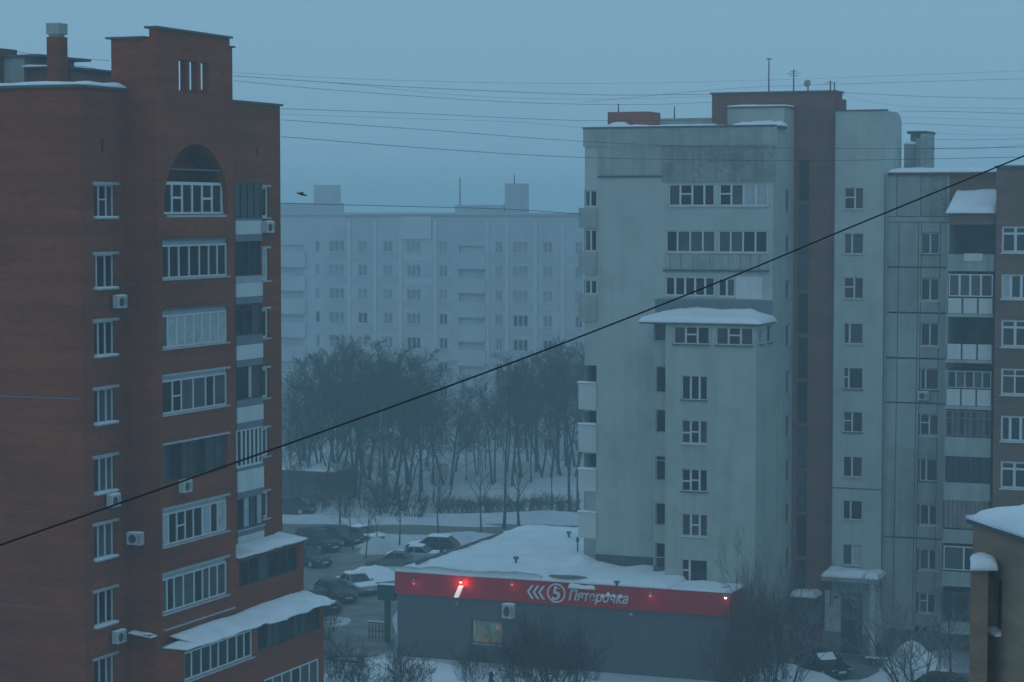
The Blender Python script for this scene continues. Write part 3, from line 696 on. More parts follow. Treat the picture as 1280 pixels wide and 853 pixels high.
# projecting lower wing with snowy hipped roof
xx0 = SX(YX, 832); ze = SZ(YX, 890, 433.5)
ztop = SZ(YX, 890, 406.5)
wx = Wall('S', YX, xx0, XS, 0, ztop)
z1a, z0a = SZ(YX, 890, 409), SZ(YX, 890, 431)
for (a, b_, pn) in ((842, 886.5, [3, 0, 0]), (895, 941, [3, 0, 3])):
    u0, u1 = SX(YX, a), SX(YX, b_); wx.hole(u0, u1, z0a, z1a)
    window(WT, 'S', YX, u0, z0a, u1-u0, z1a-z0a, cols=(1, 1, 1), trans={1: 0.55}, panes=pn, fr=0.06, bar=0.12, sill=0.14, sillm=M_SEAM)
fl = [(470, 500), (526, 554.5), (587, 614.5), (643, 670.5), (700, 727.5)]
for i, (a, b_) in enumerate(fl):
    win_px(WT, wx, 852, 884, a, b_, ref=868, cols=(1, 1, 0.9) if i < 4 else (0.55, 1.3), trans={0: 0.45, 1: 0.5} if i in (1, 2) else {0: 0.5} if i == 4 else ({1: 0.5} if i == 3 else {}),
           panes=[[0, 0, 0], [3, 0, 3], [0, 0, 0], [3, 1, 3], [0, 0]][i], fr=0.05, bar=0.12, sill=0.1, sillm=M_SEAM if i in (0, 2) else M_WHITE)
wx.build('wall', M_PLAST, WT, M_DARK)
wx2 = Wall('E', XS, YX, YM, 0, ztop)
for a, b_ in ((949.5, 954), (959, 965.5)): win_px(WT, wx2, a, b_, 411 if a < 955 else 406, 431 if a < 955 else 429, cols=(1,), panes=[0], fr=0.1, sill=0.1, sillm=M_SEAM)
wx2.build('wall', M_PLAST, WT, M_DARK)
# narrow return with slim windows
xr0 = SX(YS, 818)
wr = Wall('S', YS, xr0, xx0, 0, ztop)
for i, (a, b_) in enumerate([(403, 427), (458, 491), (512, 541), (570, 601), (629, 657), (679, 725)]):
    u0 = SX(YS, 820 if i else 817.5); u1 = xx0-0.004
    zt, zb = SZ(YS, 826, a), SZ(YS, 826, b_); wr.hole(u0, u1-0.05, zb, zt, 0.35)
    window(WT, 'S', YS, u0, zb, u1-0.05-u0, zt-zb, cols=(1,), trans={0: [0, 0, 0.06, 0.8, 0, 0.6][i]} if i in (3, 5) else {}, panes=[[2], [0], [0], [0], [0], [0]][i] if i else [1], fm=M_SILL if i else M_WHITE, fr=0.06, bar=0.08, sill=0.06 if i in (0,) else 0, recess=0.12)
wr.build('wall', M_PLAST, WT, M_DARK)
MB().q((xr0, YS, 0), (xr0, YS, ztop), (xr0, YM, ztop), (xr0, YM, 0)).q((xx0, YX, 0), (xx0, YX, ztop), (xx0, YS, ztop), (xx0, YS, 0)).build('wall', M_PLAST, WT)
MB().box(xr0-0.5, XS+0.25, YX-0.22, YM-0.03, ztop+0.004, ztop+0.1).build('eave', M_CAP, WT)
def hip(x, y): return 0.5*min(1.0, max(0.0, min((y-YX+0.3)/2.6, (XS+0.3-x)/1.4, (x-(xr0-0.6))/1.6)))
snow_slab(xr0-0.55, XS+0.3, YX-0.3, YM-0.035, ztop+0.1, 0.34, 34, 12, 17, 0.06, 0.35, slope=hip).build('snow_layer', M_SNOW, WT)
# dark plinth flashing above the shop roof
MB().box(SX(YM, 745), xr0-0.01, YM-0.04, YM-0.003, 4.9, 6.15).build('plinth', M_SEAM, WT)
MB().box(xr0+0.02, xx0-0.02, YS-0.04, YS-0.003, 4.9, 6.0).build('plinth', M_SEAM, WT)

# ================================================================ panel block on the right
PB = empty('panel_apartment_block', (-30, 142, 0), 'grey concrete panel apartment block with stacked balconies at the right edge', 'building')
YW, YP, YV = 139.6, 140.3, 137.4
xw0, xw1 = SX(YW, 1041), SX(YW, 1105.5)
ZW = SZ(YW, 1070, 139)
ww = Wall('S', YW, xw0, xw1, 0, ZW)
wr9 = [(235, 261.5), (292, 317.5), (347, 373.5), (404.5, 430), (460, 486.5), (515, 540.5), (571, 596.5), (626, 650), (681, 707)]
for i, (a, b_) in enumerate(wr9):
    win_px(PB, ww, 1055.5-i*0.3, 1079.5-i*0.3, a, b_, ref=1067, cols=[(1.2, 1), (1, 1.5), (1.1, 1), (0.55, 1.3), (0.5, 1.4), (1, 1.2), (1, 1.2), (0.9, 1.4), (1, 1)][i],
           trans={0: 0.55} if i in (0, 4, 5, 2) else {}, panes=[[0, 1], [1, 1], [3, 3], [0, 1], [0, 0], [3, 0], [0, 3], [0, 0], [1, 2]][i], fr=0.045, bar=0.1, sill=0.1, sillm=M_SEAM if i in (4, 5) else M_SILL)
ww.build('wall', M_PLAST2, PB, M_DARK)
zz1 = SZ(YW, 1070, 611)
MB().box(xw0, xw1, YW-0.02, YW-0.003, zz1-0.04, zz1+0.03).build('panel_joint', M_SEAM, PB)
MB().box(xw0-0.005, xw0+0.06, YW-0.06, YW-0.003, 3, ZW).box(xw1-0.06, xw1, YW-0.04, YW-0.0035, 3, SZ(YW, 1100, 217)).build('panel_joint', M_SEAM, PB)
yws = onX(xw1, 1127, 180)[0]
b = MB(); zr0 = SZ(YP, 1120, 219)-0.5
b.q((xw1, YW, 0), (xw1, YP, 0), (xw1, YP, zr0), (xw1, YW, zr0)); 
prof = [(YW, ZW)] + [(YW+(yws-YW)*(1-0.35*(1-math.sin(t*PI/2/6))), ZW-0.7*(1-math.cos(t*PI/2/6))) for t in range(7)]
n = len(b.v); pts = [(xw1, YW, zr0), (xw1, yws, zr0)] + [(xw1, y, z) for y, z in reversed(prof[1:])] + [(xw1, YW, ZW)]
b.v += pts; b.f.append(tuple(range(n, n+len(pts)))); b.build('wall', M_PLAST2, PB)
MB().q((xw0, YW, ZW), (xw1, YW, ZW), (xw1, yws-2, ZW), (xw0, yws-2, ZW)).build('roof', M_CAP, PB)
MB().box(xw0, xw1+0.06, YW-0.06, YW+0.25, ZW+0.003, ZW+0.08).build('coping', M_CAP, PB)
# panel section
xp0, xp1 = xw1, SX(YP, 1186)
ZP = SZ(YP, 1150, 219)
wp = Wall('S', YP, xp0, xp1, 0, ZP)
pr = [(291, 318), (348, 376), (404, 433), (461, 488), (518, 545), (574, 602), (631, 657), (687, 713), (742, 767)]
for i, (a, b_) in enumerate(pr):
    win_px(PB, wp, 1151-i*0.3, 1174.5-i*0.3, a, b_, ref=1162, cols=[(1, 1), (1, 1), (1, 1), (0.55, 1.4), (1, 1), (0.8, 1.5), (1, 1), (1, 1), (1, 1.3)][i], panes=[[1, 1], [0, 0], [0, 0], [0, 3], [0, 3], [0, 0], [0, 0], [1, 0], [1, 0]][i], fr=0.07, bar=0.1, sill=0.1,
           sillm=M_SEAM if i in (0, 3, 5) else M_WHITE, trans={0: 0.6} if i in (4, 8) else {})
wp.build('wall', M_SEAM, PB, M_DARK)
# prefab panels laid on the frame, joints open between them
def slab(px0, px1, z0, z1, m=M_PANEL, t=0.07, name='wall_panel'):
    x0, x1 = SX(YP, px0)+0.025, SX(YP, px1)-0.025
    MB().box(x0, x1, YP-t, YP-0.003, z0+0.025, z1-0.025).build(name, m, PB)
M_PAN = [M_PANEL, mat('painted_panel', (0.40, 0.45, 0.46), 0.9, var=0.06, dark=(0.32, 0.37, 0.38), streak=0.15), mat('repaired_panel', (0.33, 0.35, 0.33), 0.9, var=0.1, streak=0.2)]
rp = random.Random(4)
for i, (a, b_) in enumerate(pr):
    o = -i*0.35
    zt = SZ(YP, 1162, a-13); zw1 = SZ(YP, 1162, a); zw0 = SZ(YP, 1162, b_); zb = SZ(YP, 1162, (pr[i+1][0]-13) if i < 8 else b_+22)
    zmid = SZ(YP, 1162, b_+16)
    m1 = M_PAN[1] if i in (2, 3, 4) else M_PAN[0]
    slab(1106+o, 1123+o, zmid, zt, m1); slab(1123+o, 1147.5+o, zmid, zt, m1)
    slab(1106+o, 1135+o, zb, zmid, M_PAN[2]); slab(1135+o, 1151+o, zb, zmid, m1)
    slab(1147.5+o, 1151+o, zmid, zt, m1); slab(1151+o, 1174.5+o, zw1, zt, m1)
    slab(1151+o, 1174.5+o, zmid if i != 8 else zb, zw0-0.05, M_PAN[2 if i in (0, 4) else 0]); slab(1174.5+o, 1185.5+o, zmid, zt, M_PAN[0])
    slab(1151+o, 1185.5+o, zb, zmid, M_PAN[0])
zt0 = SZ(YP, 1162, pr[0][0]-13)
zq = SZ(YP, 1150, 271)
slab(1106, 1120, zq, ZP, M_PANEL); slab(1120, 1150, zq, ZP, M_PAN[2]); slab(1150, 1181, zq, ZP, M_ROUGH); slab(1181, 1186, zq, ZP); slab(1106, 1186, zt0, zq, M_PANEL)
MB().box(xp0-0.1, SX(YP, 1243), YP-0.25, YP+0.4, ZP+0.004, ZP+0.14).build('roof_edge', mat('rusty_edge', (0.16, 0.08, 0.07), 0.8), PB)
MB().q((xp0, YP, ZP), (xp0+22, YP, ZP), (xp0+22, YP+12, ZP), (xp0, YP+12, ZP)).build('roof', M_CAP, PB)
snow_slab(xp0, SX(YP, 1242), YP-0.3, YP+5, ZP+0.14, 0.32, 26, 10, 6, 0.08, 0.6).build('snow_layer', M_SNOW, PB)
# rooftop ventilation blocks
YR = YP+4
def rb(p0, p1, yt, dy=2, m=M_PANEL, off=0.0):
    MB().box(SX(YR+off, p0), SX(YR+off, p1), YR+off, YR+off+dy, ZP, SZ(YR+off, p0, yt)).build('ventilation_block', m, PB)
rb(1128, 1142, 181); rb(1142.5, 1149, 173, m=M_PAN[1]); rb(1148.5, 1157.5, 167.5, off=-0.5); rb(1136, 1148, 168, 1.5, off=2.2)
snow_slab(SX(YR, 1128), SX(YR, 1142), YR, YR+2, SZ(YR, 1130, 181)+0.003, 0.25, 6, 6, 3, 0.04, 0.3).build('snow_layer', M_SNOW, PB)
MB().box(SX(YR+2.1, 1134), SX(YR+2.1, 1158.5), YR+1.5, YR+4.2, SZ(YR+2.2, 1140, 168)+0.003, SZ(YR+2.2, 1140, 166.5)+0.1).build('coping', M_CAP, PB)
# brown brick end section
XV = SX(YV, 1243.5)
ZV = SZ(YV, 1260, 210)
wv = Wall('S', YV-0.6, SX(YV-0.6, 1243.5), SX(YV-0.6, 1243.5)+12, 0, ZV)
for i, (a, b_) in enumerate([(283, 316), (343, 374), (400, 434), (461, 494), (520, 552), (577, 611), (636, 668), (694, 727), (752, 785)]):
    win_px(PB, wv, 1252-i*0.3, 1290-i*0.3, a, b_, ref=1265, cols=(1, 1.2) if i not in (1, 4) else (0.8, .9, .9), trans={0: 0.72, 1: 0.72} if i in (0, 2, 3, 5) else {}, panes=[[0, 0], [2, 0, 0], [0, 0], [3, 0], [0, 0, 1], [0, 0], [0, 0], [0, 1], [0, 0]][i], fr=0.12, bar=0.16 if i != 3 else 0.1, sill=0.12, sillm=M_WHITE)
wv.build('wall', M_BRICK_B, PB, M_DARK)
xv0 = SX(YV-0.6, 1243.5)
MB().q((xv0, YV-0.6, 0), (xv0, YV-0.6, ZV), (xv0, YP, ZV), (xv0, YP, 0)).build('wall', M_BRICK_B, PB)
MB().box(xv0-0.1, xv0+12, YV-0.75, YV, ZV+0.004, ZV+0.12).build('coping', M_CAP, PB)
snow_slab(xv0+0.3, xv0+12, YV-0.7, YV+3, ZV+0.12, 0.22, 18, 6, 3, 0.04, 0.4).build('snow_layer', M_SNOW, PB)
MB().q((xv0, YV-0.6, ZV), (xv0+12, YV-0.6, ZV), (xv0+12, YP+12, ZV), (xv0, YP+12, ZV)).build('roof', M_CAP, PB)
# balcony stack
xc0, xc1 = SX(YV, 1184), SX(YV-0.6, 1243)
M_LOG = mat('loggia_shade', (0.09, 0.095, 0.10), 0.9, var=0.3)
bal = [  # opening top, bottom, parapet top, parapet bottom, style
 (282, 316, 318, 335, 'open'), (343, 371, 373, 392.5, 'white4'), (396, 429, 430.5, 450, 'open'), (464, 485.5, 487, 508, 'white4b'),
 (514, 545.5, 547, 567, 'old'), (571, 602.5, 604, 622, 'dark'), (626, 661, 663, 676, 'brown'), (684, 714, 716, 730, 'mid'), (742, 778, 779, 790, 'dark')]
wc = Wall('S', YP, xp1, SX(YP, 1246), 0, ZP); wc.build('wall', M_BRICK_B, PB)
for i, (a, b_, c, d, st) in enumerate(bal):
    e = -0.35*i
    x0, x1 = SX(YV, 1184+e), SX(YV, 1243+e)-0.05
    zt, zb, zc_, zd = [SZ(YV, 1212, q) for q in (a, b_, c, d)]
    MB().box(x0-0.05, x1, YV-0.05, YP-0.08, zd-0.2, zd-0.004).build('floor_slab', M_PANEL, PB)
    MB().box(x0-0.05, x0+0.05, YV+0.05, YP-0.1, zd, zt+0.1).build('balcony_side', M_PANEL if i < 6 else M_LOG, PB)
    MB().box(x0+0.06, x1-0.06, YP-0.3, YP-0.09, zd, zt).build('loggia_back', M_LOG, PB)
    if i in (1, 2, 3):                            # three separate white sheets
        w3 = (x1-x0)/3
        for k in range(3): MB().box(x0+k*w3+0.06, x0+(k+1)*w3-0.06, YV-0.03, YV+0.03, zd+0.02, zc_).build('parapet_panel', M_WHITEP, PB)
        MB().box(x0, x1, YV+0.031, YV+0.05, zd, zc_-0.02).build('parapet_frame', M_SEAM, PB)
    else:
        MB().box(x0, x1, YV-0.03, YV+0.05, zd, zc_).build('balcony_parapet', M_PANEL if i < 6 else M_PAN[2], PB)
        if i == 0: MB().box(x0+1.0, x0+2.1, YV-0.1, YV-0.032, zd+0.4, zc_+0.05).build('hung_blanket', M_WHITEP, PB)
    if st == 'white4': window(PB, 'S', YV, x0+0.1, zb, x1-x0-0.15, zt-zb, cols=(1, 1, 1, 1.1), panes=[1, 1, 1, 0], fr=0.07, bar=0.12, sill=0, recess=0.0)
    elif st == 'white4b': window(PB, 'S', YV, x0+0.1, zb, x1-x0-0.15, zt-zb, cols=(1, 1, 1, 1, 1), panes=[0, 1, 0, 1, 0], fm=M_SILL, fr=0.06, bar=0.09, sill=0, recess=0.0)
    elif st == 'old': window(PB, 'S', YV, x0+0.06, zb, x1-x0-0.1, zt-zb, cols=(1, 1, 1, 1, 1, 1, 1), trans={k: 0.7 for k in range(7)}, panes=[0, 1, 0, 1, 0, 1, 0], fm=M_OLDW, fr=0.06, bar=0.08, sill=0, recess=0.0)
    elif st in ('dark', 'mid'): window(PB, 'S', YV, x0+0.06, zb, x1-x0-0.1, zt-zb, cols=(1, 1.2) if st == 'mid' else (1, 1.3, 1.2, .5), panes=[1, 0] if st == 'mid' else [0, 0, 0, 0], fm=M_WHITE if st == 'mid' else M_DARKW, fr=0.06, bar=0.1, sill=0, recess=0.0)
    elif st == 'brown':
        for k in range(10): MB().box(x0+0.06+k*(x1-x0-0.1)/10, x0+0.03+(k+1)*(x1-x0-0.1)/10, YV-0.02, YV+0.02, zb, zt).build('board', M_OLDW, PB)
# upper balcony with brown fascia and thick snow canopy
x0, x1 = SX(YV, 1182.5), SX(YV, 1242.5)
zt = SZ(YV, 1212, 267)
MB().box(x0+0.15, x1, YV-0.02, YP-0.1, SZ(YV, 1212, 281), zt-0.02).build('balcony_fascia', M_BRICK_B, PB)
MB().box(x0, x1+0.02, YV-0.2, YP-0.1, zt, zt+0.09).build('canopy', M_CAP, PB)
snow_slab(x0-0.02, x1+0.02, YV-0.22, YP-0.1, zt+0.09, 0.3, 16, 10, 12, 0.04, 0.25, slope=lambda x, y: 0.42*(y-YV)).build('snow_layer', M_SNOW, PB)
# entrance: snow topped slab, pier, board, dark door
xe0, xe1 = SX(YW-2.4, 1030), SX(YW-2.4, 1100); ye = YW-2.4
zt = SZ(ye, 1065, 727)
MB().box(xe0, xe1, ye, YW-0.01, zt-0.06, zt+0.16).build('entrance_canopy', M_PANEL, PB)
snow_slab(xe0, xe1, ye-0.05, YW-0.02, zt+0.165, 0.5, 20, 8, 14, 0.1, 0.3).build('snow_layer', M_SNOW, PB)
xq = SX(ye, 1090); MB().box(xq, xq+0.3, ye+0.1, ye+0.4, 0, zt-0.065).build('pier', M_PLAST2, PB)
MB().box(SX(YW, 1034), SX(YW, 1053), YW-0.05, YW-0.004, SZ(YW, 1040, 789), SZ(YW, 1040, 738)).build('notice_wall', M_WHITEP, PB)
MB().box(SX(YW, 1045), SX(YW, 1051), YW-0.07, YW-0.051, SZ(YW, 1048, 748), SZ(YW, 1048, 745)).build('sign_plate', M_CAP, PB)
MB().box(SX(YW, 1055), SX(YW, 1081), YW-0.06, YW-0.004, 0.1, SZ(YW, 1066, 749)).build('door', M_DARKW, PB)
MB().box(SX(YW, 1055), SX(YW, 1081), YW-0.05, YW-0.004, SZ(YW, 1066, 748), SZ(YW, 1066, 741)).build('transom', M_GREY, PB)
MB().box(SX(YW, 1032), SX(YW, 1100), YW-0.045, YW-0.003, 0.1, SZ(YW, 1040, 790)).build('plinth', M_GREY, PB)
# second entrance at the brick stair shaft
ys2 = YB-1.6
x0, x1 = SX(ys2, 990), SX(ys2, 1022.5); zt = SZ(ys2, 1005, 749)
MB().box(x0, x1, ys2, YB-0.01, zt-0.05, zt+0.08).build('entrance_canopy', M_CAP, WT)
snow_slab(x0, x1, ys2-0.05, YB-0.02, zt+0.085, 0.42, 12, 7, 8, 0.06, 0.3).build('snow_layer', M_SNOW, WT)
MB().box(x0+0.3, x1-0.35, YB-0.06, YB-0.004, 0.1, zt-0.2).build('door', mat('dark_red_door', (0.05, 0.018, 0.02), 0.6), WT)
MB().box(x0+0.1, x0+0.25, ys2+0.05, ys2+0.2, 0, zt-0.06).build('canopy_post', M_DARKW, WT)
# AC on the panel wall
x, z = onY(YP-0.07, 1155.5, 500); air_conditioner((x, YP-0.07, z), 'S', 'air conditioner under a window of the grey panel wall, left of the balcony stack')

# ================================================================ tan brick corner in front on the right
a0 = at_depth(1216.5, 640, 58)
hd = math.radians(-34+180)                                   # wall runs towards the right and the viewer
ux = Vector((-math.sin(math.radians(34)), math.cos(math.radians(34)), 0))*-1     # along the wall, coming nearer
un = Vector((-ux.y, ux.x, 0))
if un.dot(Vector((0, 0, 0))-Vector((a0.x, a0.y, 0))) < 0: un = -un
TB = empty('tan_brick_building', (a0.x, a0.y, 0), 'corner of a tan brick building with thick roof snow and a slot window', 'building')
zt = a0.z-0.3
def W(u, d, z): v = Vector((a0.x, a0.y, 0)) + ux*u - un*d; return (v.x, v.y, z)
def ubar(px, py, d=0.0):                                      # where a line of sight meets the wall, as distance along it
    p0 = Vector((a0.x, a0.y, 0)) - un*d; dd = ray(px, py)
    t = (p0.dot(un))/(dd.dot(un)); P = Vector((0, 0, CAM_H)) + dd*t
    return (P-p0).dot(ux), P.z
sl0, zs1 = ubar(1236.5, 719); sl1, _ = ubar(1252.5, 719); _, zs0 = ubar(1236.5, 790)
b = MB()
def pw(u0, u1, z0, z1): b.q(W(u0, 0, z0), W(u1, 0, z0), W(u1, 0, z1), W(u0, 0, z1))
pw(0, sl0, 0, zt); pw(sl0, sl1, 0, zs0); pw(sl0, sl1, zs1, zt); pw(sl1, 16, 0, zt)
b.q(W(sl0, 0, zs0), W(sl0, 0.4, zs0), W(sl0, 0.4, zs1), W(sl0, 0, zs1)).q(W(sl1, 0, zs0), W(sl1, 0, zs1), W(sl1, 0.4, zs1), W(sl1, 0.4, zs0))
b.q(W(sl0, 0, zs0), W(sl1, 0, zs0), W(sl1, 0.4, zs0), W(sl0, 0.4, zs0)).q(W(sl0, 0, zs1), W(sl0, 0.4, zs1), W(sl1, 0.4, zs1), W(sl1, 0, zs1))
b.q(W(0, 0, 0), W(0, 0, zt), W(0, 8, zt), W(0, 8, 0)); b.q(W(16, 0, 0), W(16, 8, 0), W(16, 8, zt), W(16, 0, zt)); b.q(W(0, 0, zt), W(16, 0, zt), W(16, 8, zt), W(0, 8, zt))
b.q(W(0, 8, 0), W(0, 8, zt), W(16, 8, zt), W(16, 8, 0))
b.build('wall', M_TAN, TB)
gw = MB(); gw.hexa([W(sl0, 0.25, zs0), W(sl1, 0.25, zs0), W(sl1, 0.3, zs0), W(sl0, 0.3, zs0), W(sl0, 0.25, zs1), W(sl1, 0.25, zs1), W(sl1, 0.3, zs1), W(sl0, 0.3, zs1)])
wn = gw.build('window', M_GLASS, TB)
zm = (zs0+zs1)/2
MB().hexa([W(sl0, 0.2, zm-0.04), W(sl1, 0.2, zm-0.04), W(sl1, 0.249, zm-0.04), W(sl0, 0.249, zm-0.04), W(sl0, 0.2, zm+0.04), W(sl1, 0.2, zm+0.04), W(sl1, 0.249, zm+0.04), W(sl0, 0.249, zm+0.04)]).build('crossbar', M_DARKW, wn)
def rsnow(u0, u1, d0, d1, z, t, seed, name='snow_layer', over=0.25, edge=0.6):
    s_ = snow_slab(u0, u1, d0, d1, z, t, 24, 12, seed, over, edge); s_.v = [W(x, y, zz) for x, y, zz in s_.v]; s_.f = [f[::-1] for f in s_.f] ; s_.build(name, M_SNOW, TB)
ed = MB(); ed.hexa([W(-0.12, -0.12, zt+0.003), W(16, -0.12, zt+0.003), W(16, 0.3, zt+0.003), W(-0.12, 0.3, zt+0.003), W(-0.12, -0.12, zt+0.12), W(16, -0.12, zt+0.12), W(16, 0.3, zt+0.12), W(-0.12, 0.3, zt+0.12)]); ed.build('coping', M_CAP, TB)
rsnow(-0.05, 16, -0.15, 8, zt+0.12, 0.5, 5, over=0.04, edge=1.1)
# lower buttress, its face square to the street, with its own cap of snow
bA = at_depth(1213.3, 712, 56.0); bz = bA.z; hR = _R.normalized(); hF = Vector((-_R.y, _R.x, 0))
dd = ray(1237, 712); 
bw_ = ((at_depth(1236.5, 712, 56.0) - bA).dot(hR))
def BW(u, d, z): v = Vector((bA.x, bA.y, 0)) + hR*u + hF*d; return (v.x, v.y, z)
MB().hexa([BW(0, 0, 0), BW(bw_, 0, 0), BW(bw_+0.1, 1.9, 0), W(0.02, 0.06, 0), BW(0, 0, bz), BW(bw_, 0, bz), BW(bw_+0.1, 1.9, bz), W(0.02, 0.06, bz)]).build('buttress', M_TAN, TB)
s_ = snow_slab(0.0, bw_+0.22, -0.25, 1.5, bz+0.003, 0.34, 16, 10, 3, 0.02, 0.4); s_.v = [BW(x+y*0.2, y, z) for x, y, z in s_.v]; s_.build('snow_layer', M_SNOW, TB)
rsnow(sl0+0.05, sl1-0.02, -0.12, 0.22, zs0+0.003, 0.14, 6, over=0.02, edge=0.2)

# ================================================================ far block in the fog
FB = empty('distant_panel_block', (-100, 250, 0), 'long foggy panel apartment block far behind the grove, its top floors fading into mist', 'building')
YF = 241.0
zf1 = SZ(YF, 500, 269.5); xf0 = SX(YF, 200); xf1 = SX(YF, 860)
wfz = Wall('S', YF, xf0, xf1, 0, zf1, depth=0.2)
M_FAR = mat('far_panel', (0.48, 0.54, 0.57), 0.9, var=0.1, scale=0.3)  # far walls pale and close in tone, part of the fog's fading painted in
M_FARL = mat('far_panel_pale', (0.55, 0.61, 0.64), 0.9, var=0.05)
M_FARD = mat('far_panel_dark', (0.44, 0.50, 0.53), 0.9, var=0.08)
pitch_px = 29.9
cols3 = [(244, 254, 1), (258, 276, 3), (292, 303, 2), (324, 335, 2), (394.5, 400, 1), (411.5, 431, 3), (447.5, 459.5, 2), (479.5, 491, 2), (508.5, 526, 3), (549, 559.5, 2), (619.5, 628, 2), (641, 660, 3), (679, 690.5, 2), (719, 728, 2), (745, 760, 3), (790, 806, 3)]
for r_ in range(9):
    y = 301.5 + pitch_px*r_
    zt, zb = SZ(YF, 500, y), SZ(YF, 500, y+14.5)
    for ci, (a, b_, n) in enumerate(cols3):
        u0, u1 = round(SX(YF, a), 2), round(SX(YF, b_), 2); wfz.hole(u0, u1, zb, zt, 0.15)
        window(FB, 'S', YF, u0, zb, u1-u0, zt-zb, cols=(1,)*n if n < 3 else (1, 1, 1), panes=[random.choice([4, 5, 5] if r_ < 3 else [1, 4, 4] if r_ < 5 else [0, 1, 1])], fr=0.1, bar=0.14, fm=M_FAR, sill=0.1 if n > 1 else 0, sillm=M_FARL, recess=0.08, one_pane=True)  # paler panes towards the top: denser fog up there is painted into the glass
    for (a, b_) in ((345, 380), (574, 605), (215, 238)):
        u0, u1 = round(SX(YF, a), 2), round(SX(YF, b_), 2)
        z1_, z0_ = SZ(YF, 500, y+5.5), SZ(YF, 500, y+14.5)
        wfz.hole(u0, u1, z0_, z1_, 1.2, True)
        MB().box(u0-0.3, u1+0.3, YF-0.3, YF-0.003, SZ(YF, 500, y+34), z0_).build('balcony_parapet', M_FAR, FB)
    # spandrel panels and pale frames between bays
    bays = [(402, 436), (438, 468), (470, 500), (502, 543), (546, 566), (611, 633), (635, 668), (671, 702), (705, 730)]
    for k, (a, b_) in enumerate(bays):
        zz1_, zz0_ = SZ(YF, 500, y+16.2), SZ(YF, 500, y+24.5)
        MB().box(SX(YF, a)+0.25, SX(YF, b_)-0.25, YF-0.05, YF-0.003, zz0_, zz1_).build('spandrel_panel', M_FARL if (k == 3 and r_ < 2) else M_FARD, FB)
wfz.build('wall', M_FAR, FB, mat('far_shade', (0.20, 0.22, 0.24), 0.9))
for a in (437, 469, 501, 544.5, 609.5, 634, 669.5, 703.5):
    MB().box(SX(YF, a)-0.22, SX(YF, a)+0.22, YF-0.12, YF-0.004, 0, zf1-0.6).build('pilaster', M_FARL, FB)
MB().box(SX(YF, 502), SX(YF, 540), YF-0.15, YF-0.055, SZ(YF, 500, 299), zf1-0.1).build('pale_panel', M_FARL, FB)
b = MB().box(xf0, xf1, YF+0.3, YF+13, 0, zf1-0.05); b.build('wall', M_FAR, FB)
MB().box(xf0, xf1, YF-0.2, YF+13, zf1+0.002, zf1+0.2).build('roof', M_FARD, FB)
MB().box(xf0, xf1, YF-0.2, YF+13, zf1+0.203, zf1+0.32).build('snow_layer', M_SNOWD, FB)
def rf(p0, p1, yt, yb, off=3, name='rooftop_hut', m=None, d=4):
    MB().box(SX(YF+off, p0), SX(YF+off, p1), YF+off, YF+off+d, zf1+0.32, SZ(YF+off, p0, yt)).build(name, m or M_FARD, FB)
rf(330, 412, 254, 266); rf(393, 412.5, 231.5, 254, 4, 'lift_tower', M_FAR, 3); rf(569, 630, 256.5, 270, 3); rf(631, 649, 229.5, 258, 2.5, 'lift_tower', M_FARD, 3)
MB().tube([(SX(YF+3, 571), YF+4, zf1), (SX(YF+3, 571), YF+4, SZ(YF+3, 571, 222))], 0.08, 5).build('mast', M_GREY, FB)
MB().tube([(SX(YF+3, 639), YF+4, zf1), (SX(YF+3, 639), YF+4, SZ(YF+3, 571, 219))], 0.07, 5).build('mast', M_GREY, FB)
# ================================================================ supermarket
SM = empty('supermarket_building', (-50, 135, 0), 'low grey shop with red fascia and snowy flat roof below the white tower', 'shop')
YK = 128.75
HS = 5.25
xk0, xk1 = SX(YK, 496.5, 720), SX(YK, 912, 760)
YKB = 150.5
sw = Wall('S', YK, xk0, xk1, 0, HS-0.02)
u0, u1 = SX(YK, 589, 790), SX(YK, 628, 790); z1, z0 = SZ(YK, 608, 776), SZ(YK, 608, 805)
sw.hole(u0, u1, z0, z1, 0.35)
sw.build('wall', M_SHOP, SM)
MB().q((xk0, YK, 0), (xk0, YK, HS-0.02), (xk0, YKB, HS-0.02), (xk0, YKB, 0)).q((xk1, YK, 0), (xk1, YX-0.01, 0), (xk1, YX-0.01, HS-0.02), (xk1, YK, HS-0.02)).q((xk0, YKB, 0), (xk0, YKB, HS-0.02), (xk1, YKB, HS-0.02), (xk1, YKB, 0)).build('wall', M_SHOP, SM)
MB().box(SX(YK, 852, 800)-0.02, SX(YK, 852, 800)+0.02, YK-0.015, YK-0.003, 0, HS-1.2).build('cladding_joint', M_SEAM, SM)
for px in (528, 560, 592, 624, 656, 690, 722, 755, 787, 820, 884): MB().box(SX(YK, px, 800)-0.012, SX(YK, px, 800)+0.012, YK-0.012, YK-0.003, 0, HS-1.2).build('cladding_joint', M_SHOP, SM)
# fascia
zf0 = SZ(YK-0.12, 700, 756.5); FT = HS+0.08
fa = MB().box(xk0-0.1, xk1+0.1, YK-0.14, YK-0.003, zf0, FT).box(xk0-0.1, xk0-0.003, YK-0.002, YK+20, zf0, FT).box(xk1+0.003, xk1+0.1, YK-0.002, YX-0.3, zf0, FT)
fa.build('fascia', M_RED, SM)
MB().q((xk0, YK, HS), (xk1, YK, HS), (xk1, YKB, HS), (xk0, YKB, HS)).build('roof', M_CAP, SM)
xtl = SX(YM, 728.5)-0.3
snow_slab(xk0-0.12, xtl, YK-0.16, YKB, HS+0.1, 0.34, 30, 36, 2, 0.1, 0.7).build('snow_layer', M_SNOW, SM)
snow_slab(xtl+0.01, SX(YK, 838, 740), YK-0.16, YM-0.05, HS+0.1, 0.4, 26, 14, 8, 0.06, 0.6).build('snow_layer', M_SNOW, SM)
